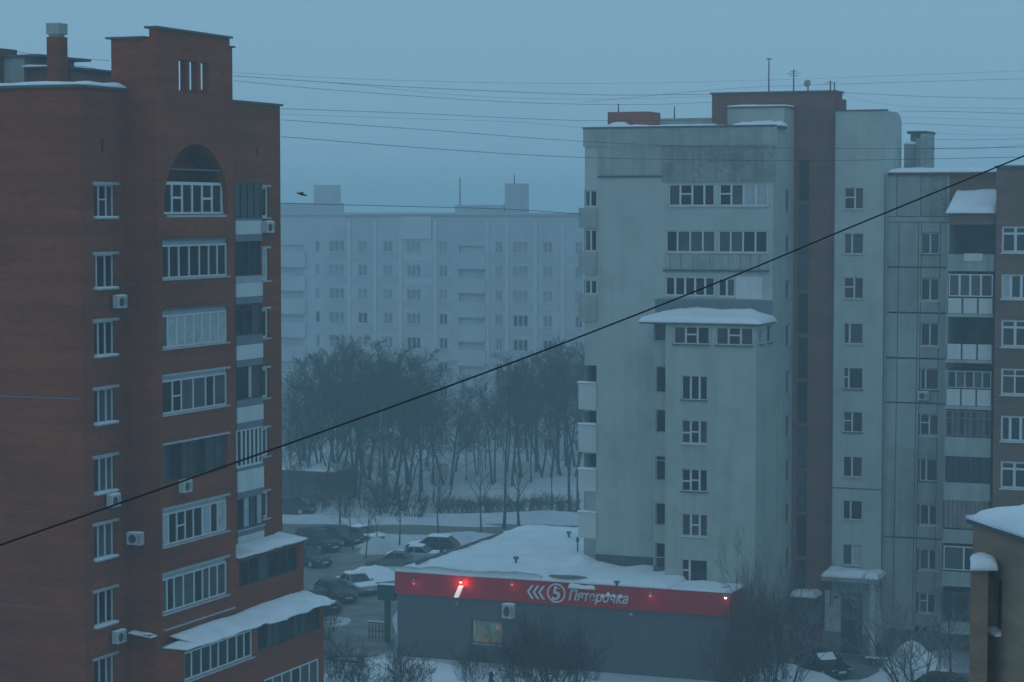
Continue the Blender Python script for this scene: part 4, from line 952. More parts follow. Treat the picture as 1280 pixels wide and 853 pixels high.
snow_slab(SX(YK, 838, 740)+0.01, xk1+0.14, YK-0.16, YX-0.05, HS+0.1, 0.2, 20, 10, 5, 0.05, 0.5).build('snow_layer', M_SNOW, SM)
MB().box(xk0+0.55, xk0+0.7, YK+1.5, YKB-6, HS+0.35, HS+0.53).build('roof_kerb', M_CAP, SM)
# snow drift against the tower corner
dr = MB(); dr.smooth = True
def drift(cx, cy, rx, ry, h, zb, name, parent, seed=0, n=18, rings=8, m=None):
    b = MB(); b.smooth = True; b.v.append((cx, cy, zb+h))
    for j in range(1, rings+1):
        q = j/rings
        for k in range(n):
            t = 2*PI*k/n; r_ = 1+0.22*noise.noise(Vector((math.cos(t)*1.5+seed, math.sin(t)*1.5, seed)))
            hh = h*(math.cos(q*PI/2)**1.2)*(1+0.35*noise.noise(Vector((cx+rx*q*math.cos(t), cy+ry*q*math.sin(t), seed))))
            b.v.append((cx+rx*q*r_*math.cos(t), cy+ry*q*r_*math.sin(t), zb+max(0, hh) - (0.03 if j == rings else 0)))
    for k in range(n): b.f.append((0, 1+k, 1+(k+1) % n))
    for j in range(rings-1):
        for k in range(n):
            a = 1+j*n+k; c = 1+j*n+(k+1) % n; b.f.append((a, a+n, c+n, c))
    return b.build(name, m or M_SNOW, parent)
drift(SX(YM, 731, 715)+0.2, YM-1.0, 1.3, 1.7, 0.75, HS+0.25, 'snow_drift', SM, 3)
# roof vents
def vent(px, py, hgt, r_=0.12):
    x, y = onZ(HS+0.35, px, py); MB().lathe([(r_*0.7, HS), (r_*0.7, HS+0.3+hgt*0.7), (r_*1.5, HS+0.3+hgt*0.72), (r_*1.5, HS+0.3+hgt)], x, y, 8).build('roof_vent', M_CAP, SM)
vent(645, 705, 0.5); vent(711, 672, 0.45); vent(722, 690, 1.0, 0.07); vent(771, 733, 0.35)
x, y = onZ(HS+0.55, 707, 719); 
b = drift(x, y+0.3, 1.3, 0.45, 0.05, HS+0.44, 'bare_roof_patch', SM, 5, m=M_ROAD)
# window with goods behind
window(SM, 'S', YK, u0, z0, u1-u0, z1-z0, cols=(1,), panes=[1], fr=0.06, sill=0.06, recess=0.1, fm=M_SHOP)
pn = M_GLASS
for o in [c for c in SM.children if c.name.startswith('window')][-1].children:
    if o.name.startswith('pane'):
        m = bpy.data.materials.new('shop_glass'); m.use_nodes = True; bb = m.node_tree.nodes['Principled BSDF']
        bb.inputs['Base Color'].default_value = (0.4, 0.45, 0.42, 1); bb.inputs['Roughness'].default_value = 0.15; bb.inputs['Alpha'].default_value = 0.35
        me = o.data.copy(); me.materials.clear(); me.materials.append(m); o.data = me
W_ = u1-u0; Hh = z1-z0
sh = MB()
for i in range(3): sh.box(u0+0.05, u1-0.05, YK+0.24, YK+0.33, z0+0.15+i*Hh/3.2, z0+0.19+i*Hh/3.2)
sh.build('shelf', emit_mat('lit_olive_shelf', (0.16, 0.17, 0.05), 0.16), SM)
MB().box(u0+0.02, u1-0.02, YK+0.335, YK+0.345, z0+0.02, z1-0.02).build('lit_interior', emit_mat('lit_interior', (0.115, 0.14, 0.10), 0.35), SM)
gd = [('yellow_box', (0.20, 0.18, 0.03), 0.02, 0.62, 0.02, 0.33), ('red_pack', (0.5, 0.08, 0.05), 0.66, 0.76, 0.05, 0.2), ('pink_pack', (0.5, 0.25, 0.22), 0.76, 0.9, 0.62, 0.82), ('pale_strip', (0.35, 0.38, 0.3), 0.04, 0.09, 0.1, 0.95), ('green_box', (0.08, 0.22, 0.14), 0.62, 0.74, 0.5, 0.9)]
for nm, c_, a, b_, c, d in gd:
    MB().box(u0+W_*a, u0+W_*b_, YK+0.14, YK+0.235, z0+Hh*c, z0+Hh*d).build('goods', emit_mat(nm, c_, 0.28), SM)
# lettering: three chevrons, ringed numeral, shop name
M_SIGN = mat('sign_white', (0.78, 0.79, 0.78), 0.5, var=0.03)
ysg = YK-0.145
sg = empty('sign_mount_dummy', (0, 0, 0), None, None); bpy.data.objects.remove(sg)
zc = SZ(ysg, 680, 741)
for px in (659, 666, 673):
    x = SX(ysg, px, 740); h = 0.42; wd_ = 0.3; t_ = 0.13
    b = MB()
    P = lambda a, c: (x+a, ysg, zc+c)
    for sgn in (1, -1):
        q = [(0, 0), (t_*1.1, 0), (wd_+t_*1.1, sgn*h), (wd_, sgn*h)]
        if sgn < 0: q = q[::-1]
        b.hexa([(x+a, ysg-0.06, zc+c) for a, c in q] + [(x+a, ysg, zc+c) for a, c in q])
    b.build('chevron', M_SIGN, SM)
def text_part(body, name, x, z, size, m, shear=0.0, font_scale=1.0, extr=0.03):
    cu = bpy.data.curves.new('lettering', 'FONT'); cu.body = body; cu.size = size; cu.extrude = extr; cu.shear = shear
    cu.align_x = 'CENTER'; cu.align_y = 'CENTER'; cu.offset = 0.012*size; cu.resolution_u = 3
    o = bpy.data.objects.new('tmp', cu); C.objects.link(o)
    dg = bpy.context.evaluated_depsgraph_get(); me = bpy.data.meshes.new_from_object(o.evaluated_get(dg)); bpy.data.objects.remove(o)
    me.transform(Matrix.Scale(font_scale, 4, (1, 0, 0))); me.transform(Matrix.Rotation(PI/2, 4, 'X')); me.materials.clear(); me.materials.append(m)
    return put(name, me, SM, (x, ysg-extr-0.002, z))
xc = SX(ysg, 695.5, 741); zc5 = SZ(ysg, 695.5, 741.5)
b = MB(); n = 28; R1, R2 = 0.60, 0.51
for k in range(n):
    t0, t1 = 2*PI*k/n, 2*PI*(k+1)/n
    q = [(R1*math.cos(t0), R1*math.sin(t0)), (R1*math.cos(t1), R1*math.sin(t1)), (R2*math.cos(t1), R2*math.sin(t1)), (R2*math.cos(t0), R2*math.sin(t0))]
    b.hexa([(xc+a, ysg-0.06, zc5+c) for a, c in q] + [(xc+a, ysg, zc5+c) for a, c in q])
b.build('sign_ring', M_SIGN, SM)
text_part('5', 'sign_numeral', xc-0.03, zc5-0.05, 1.18, M_SIGN, 0.12, 1.05)
lf = MB(); q = [(0.06, 0.40), (0.14, 0.32), (0.34, 0.34), (0.34, 0.42), (0.2, 0.46)]
lf.v = [(xc+a, ysg-0.09, zc5+c) for a, c in q] + [(xc+a, ysg-0.01, zc5+c) for a, c in q]
lf.f = [tuple(range(5))] + [(k, (k+1) % 5, 5+(k+1) % 5, 5+k) for k in range(5)]; lf.build('sign_leaf', mat('leaf_green', (0.03, 0.22, 0.08), 0.5), SM)
xt = SX(ysg, 747.5, 747); zt_ = SZ(ysg, 747.5, 747)
text_part('\u041f\u044f\u0442\u0435\u0440\u043e\u0447\u043a\u0430', 'sign_lettering', xt, zt_, 0.88, M_SIGN, 0.25, 0.84)
# snow lying over the top of the lettering
for i, (a, b_, dz, hh) in enumerate([(712, 744, 0.04, 0.42), (751, 757, -0.12, 0.2), (757, 764, -0.03, 0.22), (765, 770, -0.08, 0.16), (772, 780, -0.12, 0.22)]):
    x0 = SX(ysg, a, 740); x1 = SX(ysg, b_, 740); zq = SZ(ysg, (a+b_)/2, 741)
    if i == 0: snow_slab(x0, x1, YK-0.36, YK+0.2, FT-0.28, 0.36, 14, 6, 3, 0.04, 0.15).build('snow_lump', M_SNOW, SM)
    else: drift((x0+x1)/2, ysg-0.06, (x1-x0)/2, 0.12, hh, zq+dz-0.15, 'snow_lump', SM, i, 10, 4)
# fascia lamps on short arms
M_LAMP = mat('lamp_housing', (0.25, 0.25, 0.26), 0.5)
lit = emit_mat('lit_orange_lamp', (1.0, 0.16, 0.05), 14.0); dim = emit_mat('glowing_red_lamp', (1.0, 0.09, 0.07), 0.9); whl = emit_mat('lit_white_lamp', (1.0, 0.85, 0.75), 5.0)
ld = [(517, 728.5, 'dim', 'small dim red wall lamp at the left end of the red fascia'), (576, 727, 'lit', 'brightest glowing orange wall lamp on the red fascia, above the floodlight'),
      (640, 730, 'dim', 'small dim red wall lamp just left of the three white chevrons'), (813, 744, 'dim', 'small red glowing wall lamp right of the shop name'), (907, 746.5, 'white', 'tiny white lamp at the right end of the red fascia')]
for px, py, st, lb in ld:
    x, z = onY(YK-0.45, px, py)
    L = empty('wall_lamp', (x, YK-0.14, z), lb, 'lamp', 'lamps along the red fascia')
    MB().tube([(0, 0, 0.28), (0, -0.18, 0.34), (0, -0.32, 0.2)], 0.02, 5).build('arm', M_LAMP, L, loc=(0, 0, 0))
    MB().lathe([(0.03, 0.2), (0.10, 0.1), (0.13, 0.0)], 0, -0.32, 10).build('shade', M_LAMP, L, loc=(0, 0, 0))
    bl = MB().lathe([(0.03, 0.05), (0.085, -0.02), (0.07, -0.09), (0.01, -0.12)], 0, -0.32, 10); bl.build('bulb', {'lit': lit, 'dim': dim, 'white': whl}[st], L, loc=(0, 0, 0))
    if st == 'lit':
        for (dz, en, c_) in ((-0.3, 13, (1.0, 0.22, 0.08)),):
            pl = bpy.data.lights.new('lamp_light', 'POINT'); pl.energy = en; pl.color = c_; pl.shadow_soft_size = 0.08
            po = bpy.data.objects.new('lamp_light', pl); C.objects.link(po); po.parent = L; po.location = (0, -0.36, -0.2)
    if st == 'dim':
        pl = bpy.data.lights.new('lamp_light', 'POINT'); pl.energy = 0.9; pl.color = (1.0, 0.12, 0.08); pl.shadow_soft_size = 0.05
        po = bpy.data.objects.new('lamp_light', pl); C.objects.link(po); po.parent = L; po.location = (0, -0.36, -0.17)
# floodlight under the lit lamp: tilted bright box on bracket
x, z = onY(YK-0.35, 574, 738.5)
fl_ = empty('floodlight', (x, YK-0.14, z), 'white tilted floodlight shining below the brightest orange lamp', 'floodlight')
b = MB().box(-0.13, 0.13, -0.12, 0.1, -0.42, 0.30); b.v = [(vx+vz*0.45, vy, vz) for vx, vy, vz in b.v]; b.build('housing', emit_mat('bright_white_housing', (0.95, 0.9, 0.85), 0.55), fl_, loc=(0, -0.22, 0))
MB().tube([(0, 0, 0), (0, -0.15, 0)], 0.03, 5).build('bracket', M_LAMP, fl_, loc=(0, 0, 0))
x, z = onY(YK-0.3, 570.5, 755.5)
sc_ = empty('security_camera', (x, YK, z), 'small dark security camera on the grey wall below the floodlight', 'camera')
MB().lathe([(0.03, 0.12), (0.12, 0.1), (0.13, 0.0), (0.08, -0.1), (0.01, -0.14)], 0, -0.22, 10).build('dome', M_LAMP, sc_, loc=(0, 0, 0))
MB().box(-0.03, 0.03, -0.22, 0.0, 0.1, 0.16).build('bracket', M_LAMP, sc_, loc=(0, 0, 0))
x, z = onY(YK-0.3, 788, 769)
sc2 = empty('security_camera', (x, YK, z), 'tiny pale security camera on the grey wall below and right of the shop name', 'camera')
MB().lathe([(0.03, 0.1), (0.1, 0.08), (0.1, 0.0), (0.06, -0.08)], 0, -0.2, 10).build('dome', M_SILL, sc2, loc=(0, 0, 0))
MB().box(-0.03, 0.03, -0.2, 0.0, 0.08, 0.14).build('bracket', M_LAMP, sc2, loc=(0, 0, 0))
x, z = onY(YK, 638, 772)
a_ = air_conditioner((x, YK, z), 'S', 'pale air conditioner on the grey shop wall, up and right of its window'); a_.scale = (1.0, 1.0, 1.5)
# ================================================================ roads, yard, banks
def sheet(name, pts, z, m, kind='structure'):
    b = MB(); n = len(pts); b.v = [(x, y, z) for x, y in pts]; b.f = [tuple(range(n))]
    return tag(b.build(name, m), kind=kind)
def wavy(pxs, z=0.0, sub=4, amp=0.5, seed=0):
    """world outline from points on the ground, edges roughened"""
    P = [onZ(z, *p) for p in pxs]; o = []
    for i in range(len(P)):
        a, b_ = P[i], P[(i+1) % len(P)]
        for k in range(sub):
            t = k/sub; x = a[0]+(b_[0]-a[0])*t; y = a[1]+(b_[1]-a[1])*t
            o.append((x+amp*noise.noise(Vector((x*0.4, y*0.4, seed))), y+amp*noise.noise(Vector((y*0.4, x*0.4, seed+5)))))
    return o
sheet('road', wavy([(200, 670), (350, 669), (480, 668), (560, 669), (640, 667), (760, 665), (760, 657), (620, 656), (480, 656), (350, 655), (200, 652)], sub=5, amp=0.8), 0.008, M_ROAD)
sheet('parking_lot', wavy([(360, 666), (430, 672), (500, 690), (530, 700), (496, 760), (496, 812), (460, 822), (360, 826), (300, 800), (300, 690)], amp=0.7), 0.012, M_SLUSH)
sheet('yard', wavy([(950, 800), (1090, 800), (1110, 840), (1210, 842), (1260, 880), (1100, 930), (930, 930), (900, 880)], amp=0.6), 0.012, M_SLUSH)
sheet('footpath', wavy([(672, 655), (690, 650), (706, 640), (726, 636), (726, 644), (700, 650), (690, 660)], sub=3, amp=0.3), 0.012, M_SLUSH)
def bank(px, py, rx, ry, h, seed, m=None, name='snow_bank', n=22):
    x, y = onZ(0, px, py); o = drift(x, y, rx, ry, h, -0.02, name, None, seed, n, 8, m or M_SNOWD); return tag(o, kind='structure')
rb_ = random.Random(12)
for i, (px, py, rx, ry, h) in enumerate([
  (440, 850, 4.5, 3.0, 0.7), (510, 840, 4.5, 2.6, 0.8), (575, 845, 5, 2.4, 0.6), (640, 852, 5, 2.4, 0.7), (700, 860, 5, 2.6, 0.6), (770, 872, 6, 3, 0.6),
  (462, 722, 2.4, 3.2, 0.9), (500, 712, 2.5, 2.5, 0.5), (470, 690, 1.6, 1.8, 1.3), (560, 682, 5, 2.0, 0.7), (600, 678, 4, 1.6, 0.8), (480, 684, 3, 1.5, 0.6),
  (620, 650, 10, 1.5, 0.5), (520, 653, 8, 1.6, 0.45), (585, 672, 4, 1.3, 0.5), (450, 668, 3.5, 1.2, 0.4), (400, 651, 7, 1.8, 0.5), (700, 648, 8, 1.8, 0.6), (600, 620, 14, 4, 0.9), (660, 605, 12, 5, 1.0), (520, 625, 12, 3, 0.6), (400, 640, 9, 2.5, 0.6), (640, 590, 14, 6, 1.0), (700, 615, 10, 5, 0.8), (560, 598, 12, 5, 0.8), (440, 610, 9, 4, 0.8),
  (985, 850, 3.4, 2.4, 0.9), (1128, 862, 3.0, 3.4, 1.3), (1145, 838, 2.0, 2.2, 1.6), (1085, 862, 3.2, 2.6, 0.5), (1195, 826, 3.4, 1.6, 0.7), (950, 862, 3, 2.4, 0.6), (410, 778, 1.6, 2.2, 0.35), (418, 842, 2.2, 2, 0.8)]):
    bank(px, py, rx, ry, h, i*1.7, M_SNOW if i < 7 or i in (26, 27, 28) else None)

# ================================================================ cars
def loft(sections, name, m, parent, smooth=True):
    """closed rings along the length -> one skin with end caps"""
    b = MB(); b.smooth = smooth; n = len(sections[0])
    for s_ in sections: b.v += s_
    for i in range(len(sections)-1):
        for k in range(n):
            k2 = (k+1) % n; b.f.append((i*n+k, i*n+k2, (i+1)*n+k2, (i+1)*n+k))
    b.f.append(tuple(range(n))[::-1]); e = (len(sections)-1)*n; b.f.append(tuple(e+k for k in range(n)))
    return b.build(name, m, parent, loc=(0, 0, 0))
def ring(x, w, z0, z1, r=0.12):
    pts = []
    for (cy, cz, a0) in ((w-r, z1-r, 0), (-(w-r), z1-r, 90), (-(w-r*0.6), z0+r*0.6, 180), ((w-r*0.6), z0+r*0.6, 270)):
        for k in range(4):
            a = math.radians(a0+30*k); rr = r if cz > (z0+z1)/2 else r*0.6
            pts.append((x, cy+rr*math.cos(a), cz+rr*math.sin(a)))
    return pts
def make_car(name, label, style, paint, px, py, head, snow=1.0, group='cars parked around the shop', plate=False):
    x, y = onZ(0, px, py)
    t = empty(name, (x, y, 0), label, 'car', group, math.radians(head))
    L = 2.15 if style != 'suv' else 2.25
    if style == 'sedan': hd_, bl, rf_, rb0, ws0, ws1, rr0, rr1 = 0.84, 0.93, 1.42, 0.95, 0.75, 0.15, -0.85, -1.45
    elif style == 'hatch': hd_, bl, rf_, rb0, ws0, ws1, rr0, rr1 = 0.88, 0.96, 1.48, 0.95, 0.85, 0.25, -1.35, -1.95
    else: hd_, bl, rf_, rb0, ws0, ws1, rr0, rr1 = 1.0, 1.1, 1.78, 1.05, 0.95, 0.45, -1.75, -2.1
    W2 = 0.86 if style != 'suv' else 0.93
    P = [(L, .62, .38, hd_*0.72), (L-.08, .74, .30, hd_*0.82), (L-.35, W2-.03, .24, hd_*0.92), (1.3, W2, .22, hd_), (ws0, W2, .22, bl), (0, W2, .22, bl+.01), (rr1, W2, .22, bl), (-L+.3, W2-.02, .25, bl-.03 if style == 'sedan' else bl), (-L+.07, .76, .3, bl*0.9), (-L, .66, .4, bl*0.8)]
    loft([ring(*p) for p in P], 'body', paint, t)
    # greenhouse: glass block with pillars and painted roof over it
    Q = [(ws0, W2-.10, bl-.03, bl+.02, .03), (ws1, W2-.22, bl-.03, rf_-.05, .08), (0, W2-.2, bl-.03, rf_-.02, .08), (rr0, W2-.22, bl-.03, rf_-.06, .08), (rr1, W2-.12, bl-.03, bl+.02, .03)]
    loft([ring(*p) for p in Q], 'windows', M_GLASS, t, False)
    Rf = [(ws1+.03, W2-.25, rf_-.085, rf_-.03, .03), (0, W2-.22, rf_-.06, rf_+.01, .03), (rr0-.03, W2-.25, rf_-.095, rf_-.04, .03)]
    loft([ring(*p) for p in Rf], 'roof', paint, t, False)
    for sy in (-1, 1):
        for (xa, za, xb, zb) in ((ws0, bl, ws1, rf_-.06), (-.25, bl, -.25, rf_-.05), (rr1, bl, rr0, rf_-.07)):
            ya, yb = sy*(W2-.085), sy*(W2-.205)
            MB().tube([(xa, ya, za-.02), (xb, yb, zb)], 0.038, 4).build('pillar', paint, t, loc=(0, 0, 0))
        MB().box(ws0-.2, ws0-.05, sy*W2, sy*(W2+.16), bl+.0, bl+.13).build('mirror', paint, t, loc=(0, 0, 0))
        MB().box(L-.22, L-.04, sy*.42, sy*.7, hd_*.66, hd_*.82).build('headlight', M_SILL, t, loc=(0, 0, 0))
        MB().box(-L+.0, -L+.12, sy*.45, sy*.74, bl*.66, bl*.84).build('tail_light', mat('tail_red', (0.25, 0.01, 0.01), 0.3), t, loc=(0, 0, 0))
    MB().box(L-.12, L+.02, -.62, .62, .34, .44).build('bumper', M_DARKW, t, loc=(0, 0, 0))
    MB().box(L-.05, L+.03, -.26, .26, .46, .57).build('number_plate', M_WHITE, t, loc=(0, 0, 0))
    for wx in (1.32, -1.3):
        for sy in (-1, 1):
            b = MB(); r_ = .33 if style != 'suv' else .37; n = 16
            for yy in (sy*(W2-.2), sy*(W2+.012)):
                for k in range(n): b.v.append((wx+r_*math.cos(2*PI*k/n), yy, r_+r_*math.sin(2*PI*k/n)))
            b.f = [(k, (k+1) % n, n+(k+1) % n, n+k) for k in range(n)] + [tuple(range(n)), tuple(range(n, 2*n))[::-1]]
            wh = b.build('wheel', M_CABLE, t, loc=(0, 0, 0))
            b = MB(); r2 = r_*.62
            for yy in (sy*(W2-.05), sy*(W2+.022)):
                for k in range(n): b.v.append((wx+r2*math.cos(2*PI*k/n), yy, r_+r2*math.sin(2*PI*k/n)))
            b.f = [(k, (k+1) % n, n+(k+1) % n, n+k) for k in range(n)] + [tuple(range(n)), tuple(range(n, 2*n))[::-1]]
            b.build('rim', M_SILL, wh, loc=(0, 0, 0))
    if snow >= 1:
        snow_slab(rr0-.05, ws1+.05, -W2+.2, W2-.2, rf_-.03, 0.16*snow, 8, 6, px, .03, .25).build('snow_layer', M_SNOW, t, loc=(0, 0, 0))
        snow_slab(ws0+.05, L-.1, -W2+.08, W2-.08, hd_-.02, 0.12*snow, 8, 8, py, .02, .25, slope=lambda x_, y_: -.12*max(0, (x_-1.3))).build('snow_layer', M_SNOW, t, loc=(0, 0, 0))
        if style == 'sedan': snow_slab(-L+.1, rr1+.02, -W2+.1, W2-.1, bl-.02, 0.12, 6, 6, 3, .02, .2).build('snow_layer', M_SNOW, t, loc=(0, 0, 0))
    elif snow > 0:       # thin snow left only on the glass
        s1 = snow_slab(0, 1, -W2+.28, W2-.28, 0, .03, 6, 6, 2, 0, .1)
        s1.v = [(ws0-.06+(ws1-ws0+.1)*u, y_, bl+.03+(rf_-.09-bl)*u+z_) for u, y_, z_ in s1.v]; s1.build('windscreen_snow', M_SNOW, t, loc=(0, 0, 0))
        s1 = snow_slab(0, 1, -W2+.28, W2-.28, 0, .03, 6, 6, 2, 0, .1)
        s1.v = [(rr1+.06+(rr0-rr1-.1)*u, y_, bl+.03+(rf_-.09-bl)*u+z_) for u, y_, z_ in s1.v]; s1.build('rear_window_snow', M_SNOW, t, loc=(0, 0, 0))
    return t
P_BLK = mat('black_paint', (0.012, 0.014, 0.018), 0.3, var=0.1); P_DKB = mat('dark_blue_paint', (0.02, 0.03, 0.045), 0.35, var=0.15)
P_GRY = mat('dusty_grey_paint', (0.11, 0.115, 0.115), 0.5, var=0.2); P_SIL = mat('silver_paint', (0.30, 0.32, 0.33), 0.4, var=0.1); P_DKR = mat('dark_red_paint', (0.09, 0.012, 0.015), 0.4)
P_GRN = mat('dark_green_paint', (0.02, 0.035, 0.032), 0.4)
cg = 'cars parked in the yard left of the shop'
make_car('parked_car', 'silver parked car with snow on bonnet and roof, nearest the shop corner', 'sedan', P_SIL, 446, 741, -38, 1.2, cg)
make_car('parked_car', 'dark green parked car squeezed between the silver car and the darkest car', 'hatch', P_GRN, 420, 751, -38, 0, cg)
make_car('parked_car', 'darkest parked car, nearest the brick building, in front of the others', 'sedan', P_DKB, 400, 763, -38, 0, cg)
make_car('parked_car', 'dusty grey parked car side on before the thickly snow capped one', 'sedan', P_GRY, 492, 712, -168, 0, cg)
make_car('parked_car', 'parked car under a thick white snow cap behind the dusty grey car', 'sedan', P_SIL, 516, 704, -168, 1.5, cg)
make_car('parked_car', 'dark boxy parked car with flat snowy roof behind the shop roof corner', 'hatch', P_BLK, 541, 692, -172, 1.0, cg)
make_car('parked_car', 'dark estate car right beside the snowy balcony roof of the brick building', 'suv', P_BLK, 398, 688, -25, 0, cg)
make_car('parked_car', 'dark car parked behind the dark estate car near the road', 'hatch', P_DKB, 424, 680, -20, 0, cg)
make_car('parked_car', 'grey snow dusted car behind the small trees, right of the two dark road side cars', 'sedan', P_GRY, 452, 679, -20, 1.0, cg)
make_car('parked_car', 'dark car low beside the brick building, below the dark estate car', 'sedan', P_BLK, 388, 707, -30, 0, cg)
make_car('parked_car', 'far dark car on the snow near the low shed and brick building', 'hatch', P_DKB, 366, 642, -5, 0, cg)
make_car('parked_car', 'black car with snow left on its windows, parked before the snow capped entrance', 'sedan', P_BLK, 1028, 843, -42, 0.5, 'cars parked in the yard before the entrances')
make_car('parked_car', 'dark red car only partly in view at the bottom edge behind the bare tree', 'hatch', P_DKR, 1188, 875, -10, 0, 'cars parked in the yard before the entrances')

# ================================================================ trees and shrubs
def grow(seed, H=12.0, trunk_r=0.13, crown0=0.25, spread=0.45, levels=(12, 7, 6, 4), up=0.25, multi=1, tw=0.017, lean=0.03, asc=0.9):
    r = random.Random(seed); tr = MB(); cr = MB()
    def limb(p, d, L, rad, lvl, bld, segs):
        pts = [p.copy()]; rads = [rad]; dd = d.normalized()
        for i in range(segs):
            dd = (dd + Vector((r.gauss(0, .12), r.gauss(0, .12), r.gauss(0, .08) + up*0.22))).normalized()
            pts.append(pts[-1] + dd*(L/segs)); rads.append(max(rad*(1-(i+1)/segs*0.75), 0.006))
        bld.tube(pts, rads, 5 if lvl == 0 else 4 if lvl == 1 else 3, cap=False)
        return pts
    def kids(pts, L, rad, lvl):
        if lvl >= len(levels): return
        n = levels[lvl]
        for k in range(n):
            t = (0.22 + 0.78*(k+r.random())/n) if lvl > 0 else (crown0 + (1-crown0)*(k+r.random())/n)
            f = min(t*(len(pts)-1), len(pts)-1.001); i = int(f); p = pts[i].lerp(pts[i+1], f-i)
            ax = (pts[i+1]-pts[i]).normalized(); a = r.random()*2*PI
            s_ = ax.orthogonal().normalized(); s_ = Matrix.Rotation(a, 3, ax) @ s_
            ang = math.radians(r.uniform(30, 58))*(1.15-0.45*t if lvl == 0 else 1)
            d = ax*math.cos(ang) + s_*math.sin(ang); d.z += up*(0.4 if lvl else asc*0.5)
            if lvl == 0: l = H*spread*(1-0.62*((t-crown0)/(1-crown0))**1.3)*r.uniform(.75, 1.15)
            else: l = L*r.uniform(.38, .62)*(1.1-.4*t)
            rr = max(rad*(0.50 if lvl == 0 else .5)*(1-.45*t), tw*(.55 if lvl == 3 else .8))
            q = limb(p, d, l, rr, lvl+1, tr if lvl == 0 else cr, 4 if lvl == 0 else 3 if lvl == 1 else 2)
            kids(q, l, rr, lvl+1)
    for m_ in range(multi):
        a = 2*PI*m_/multi; base = Vector((0.12*multi*math.cos(a), 0.12*multi*math.sin(a), -0.1)) if multi > 1 else Vector((0, 0, -0.15))
        d = Vector((r.gauss(0, lean)+(0.16*math.cos(a) if multi > 1 else 0), r.gauss(0, lean)+(0.16*math.sin(a) if multi > 1 else 0), 1))
        pts = [base]; rads = [trunk_r*1.25]; n = 8; dd = d.normalized()
        for i in range(n):
            dd = (dd + Vector((r.gauss(0, .035), r.gauss(0, .035), .08))).normalized(); pts.append(pts[-1]+dd*(H/n)); rads.append(max(trunk_r*(1-(i+1)/n*.9), .01))
        tr.tube(pts, rads, 7, cap=False); kids(pts, H, trunk_r, 0)
    return tr, cr
PROT = {}
def proto(key, bark=M_BARK, twig=M_TWIG, **k):
    tr, cr = grow(**k); PROT[key] = (tr.mesh('trunk', bark), cr.mesh('crown', twig), k.get('H', 12.0))
proto('a', seed=1, H=13, spread=.36, crown0=.34); proto('b', seed=2, H=14, spread=.34, crown0=.4, trunk_r=.2); proto('c', seed=3, H=11, spread=.42, crown0=.32, multi=2, levels=(8, 7, 6, 4))
proto('d', seed=4, H=15, spread=.30, crown0=.22, trunk_r=.17, bark=M_BIRCH); proto('e', seed=5, H=12, spread=.40, crown0=.36, levels=(13, 7, 6, 4))
proto('thin', seed=6, H=9, spread=.34, crown0=.28, levels=(9, 4, 3), trunk_r=.11); proto('wide', seed=7, H=6.5, spread=.6, crown0=.3, levels=(8, 5, 4), trunk_r=.2, multi=1)
proto('small', seed=8, H=5.5, spread=.42, crown0=.25, levels=(8, 4, 3), trunk_r=.06)
proto('pole', seed=12, H=14, spread=.22, crown0=.4, levels=(10, 5, 4), trunk_r=.14)
def shr(key, seed, H, twig, n=12, lev=(5, 5, 4)):
    r = random.Random(seed); tr = MB(); cr = MB()
    for i in range(n):
        a = r.random()*2*PI; t = r.uniform(.15, .75); rad = .03
        d = Vector((math.cos(a)*t, math.sin(a)*t, 1)).normalized(); p = Vector((math.cos(a)*r.uniform(.05, .6), math.sin(a)*r.uniform(.05, .6), -.1)); pts = [p]
        hh = H*r.uniform(.65, 1.05)
        for k in range(4): d = (d+Vector((r.gauss(0, .12), r.gauss(0, .12), .05))).normalized(); pts.append(pts[-1]+d*hh/4)
        tr.tube(pts, [.032, .028, .022, .016, .008], 4, cap=False)
        def sub(pts, L, lv):
            if lv >= len(lev): return
            for k in range(lev[lv]):
                tt = r.uniform(.2, 1)*(len(pts)-1.001); j = int(tt); p = pts[j].lerp(pts[j+1], tt-j); ax = (pts[j+1]-pts[j]).normalized()
                s_ = Matrix.Rotation(r.random()*6.28, 3, ax) @ ax.orthogonal().normalized(); an = math.radians(r.uniform(22, 55))
                dd = ax*math.cos(an)+s_*math.sin(an)+Vector((0, 0, .12)); l = L*r.uniform(.35, .6)
                q = [p, p+dd*l*.5, p+(dd+Vector((r.gauss(0, .12), r.gauss(0, .12), .12)))*l]
                cr.tube(q, [.012, .009, .005], 3, cap=False); sub(q, l, lv+1)
        sub(pts, hh, 0)
    PROT[key] = (tr.mesh('stems', M_BARK), cr.mesh('twigs', twig), H)
shr('s1', 21, 3.2, M_TWIG, 16); shr('s2', 22, 3.0, M_TWIGR, 18); shr('s3', 23, 3.4, M_TWIGF, 12, (4, 4, 3)); shr('hedge', 24, 1.7, M_TWIG, 12, (4, 3, 3))
def plant(key, x, y, H, label, cat='tree', group=None, name='bare_tree', rz=None, wide=1.0):
    a, b_, h0 = PROT[key]; s_ = H/h0
    t = empty(name, (x, y, 0), label, cat, group, random.random()*6.28 if rz is None else rz); t.scale = (s_*wide, s_*wide, s_)
    put('trunk' if cat == 'tree' else 'stems', a, t, rel=True); put('crown' if cat == 'tree' else 'twigs', b_, t, rel=True)
    return t
def plant_px(key, px, py, top, label, **k):
    x, y = onZ(0, px, py); D = math.hypot(x, y); zt = at_depth(px, top, D).z
    return plant(key, x, y, zt, label, **k)
rt = random.Random(5)
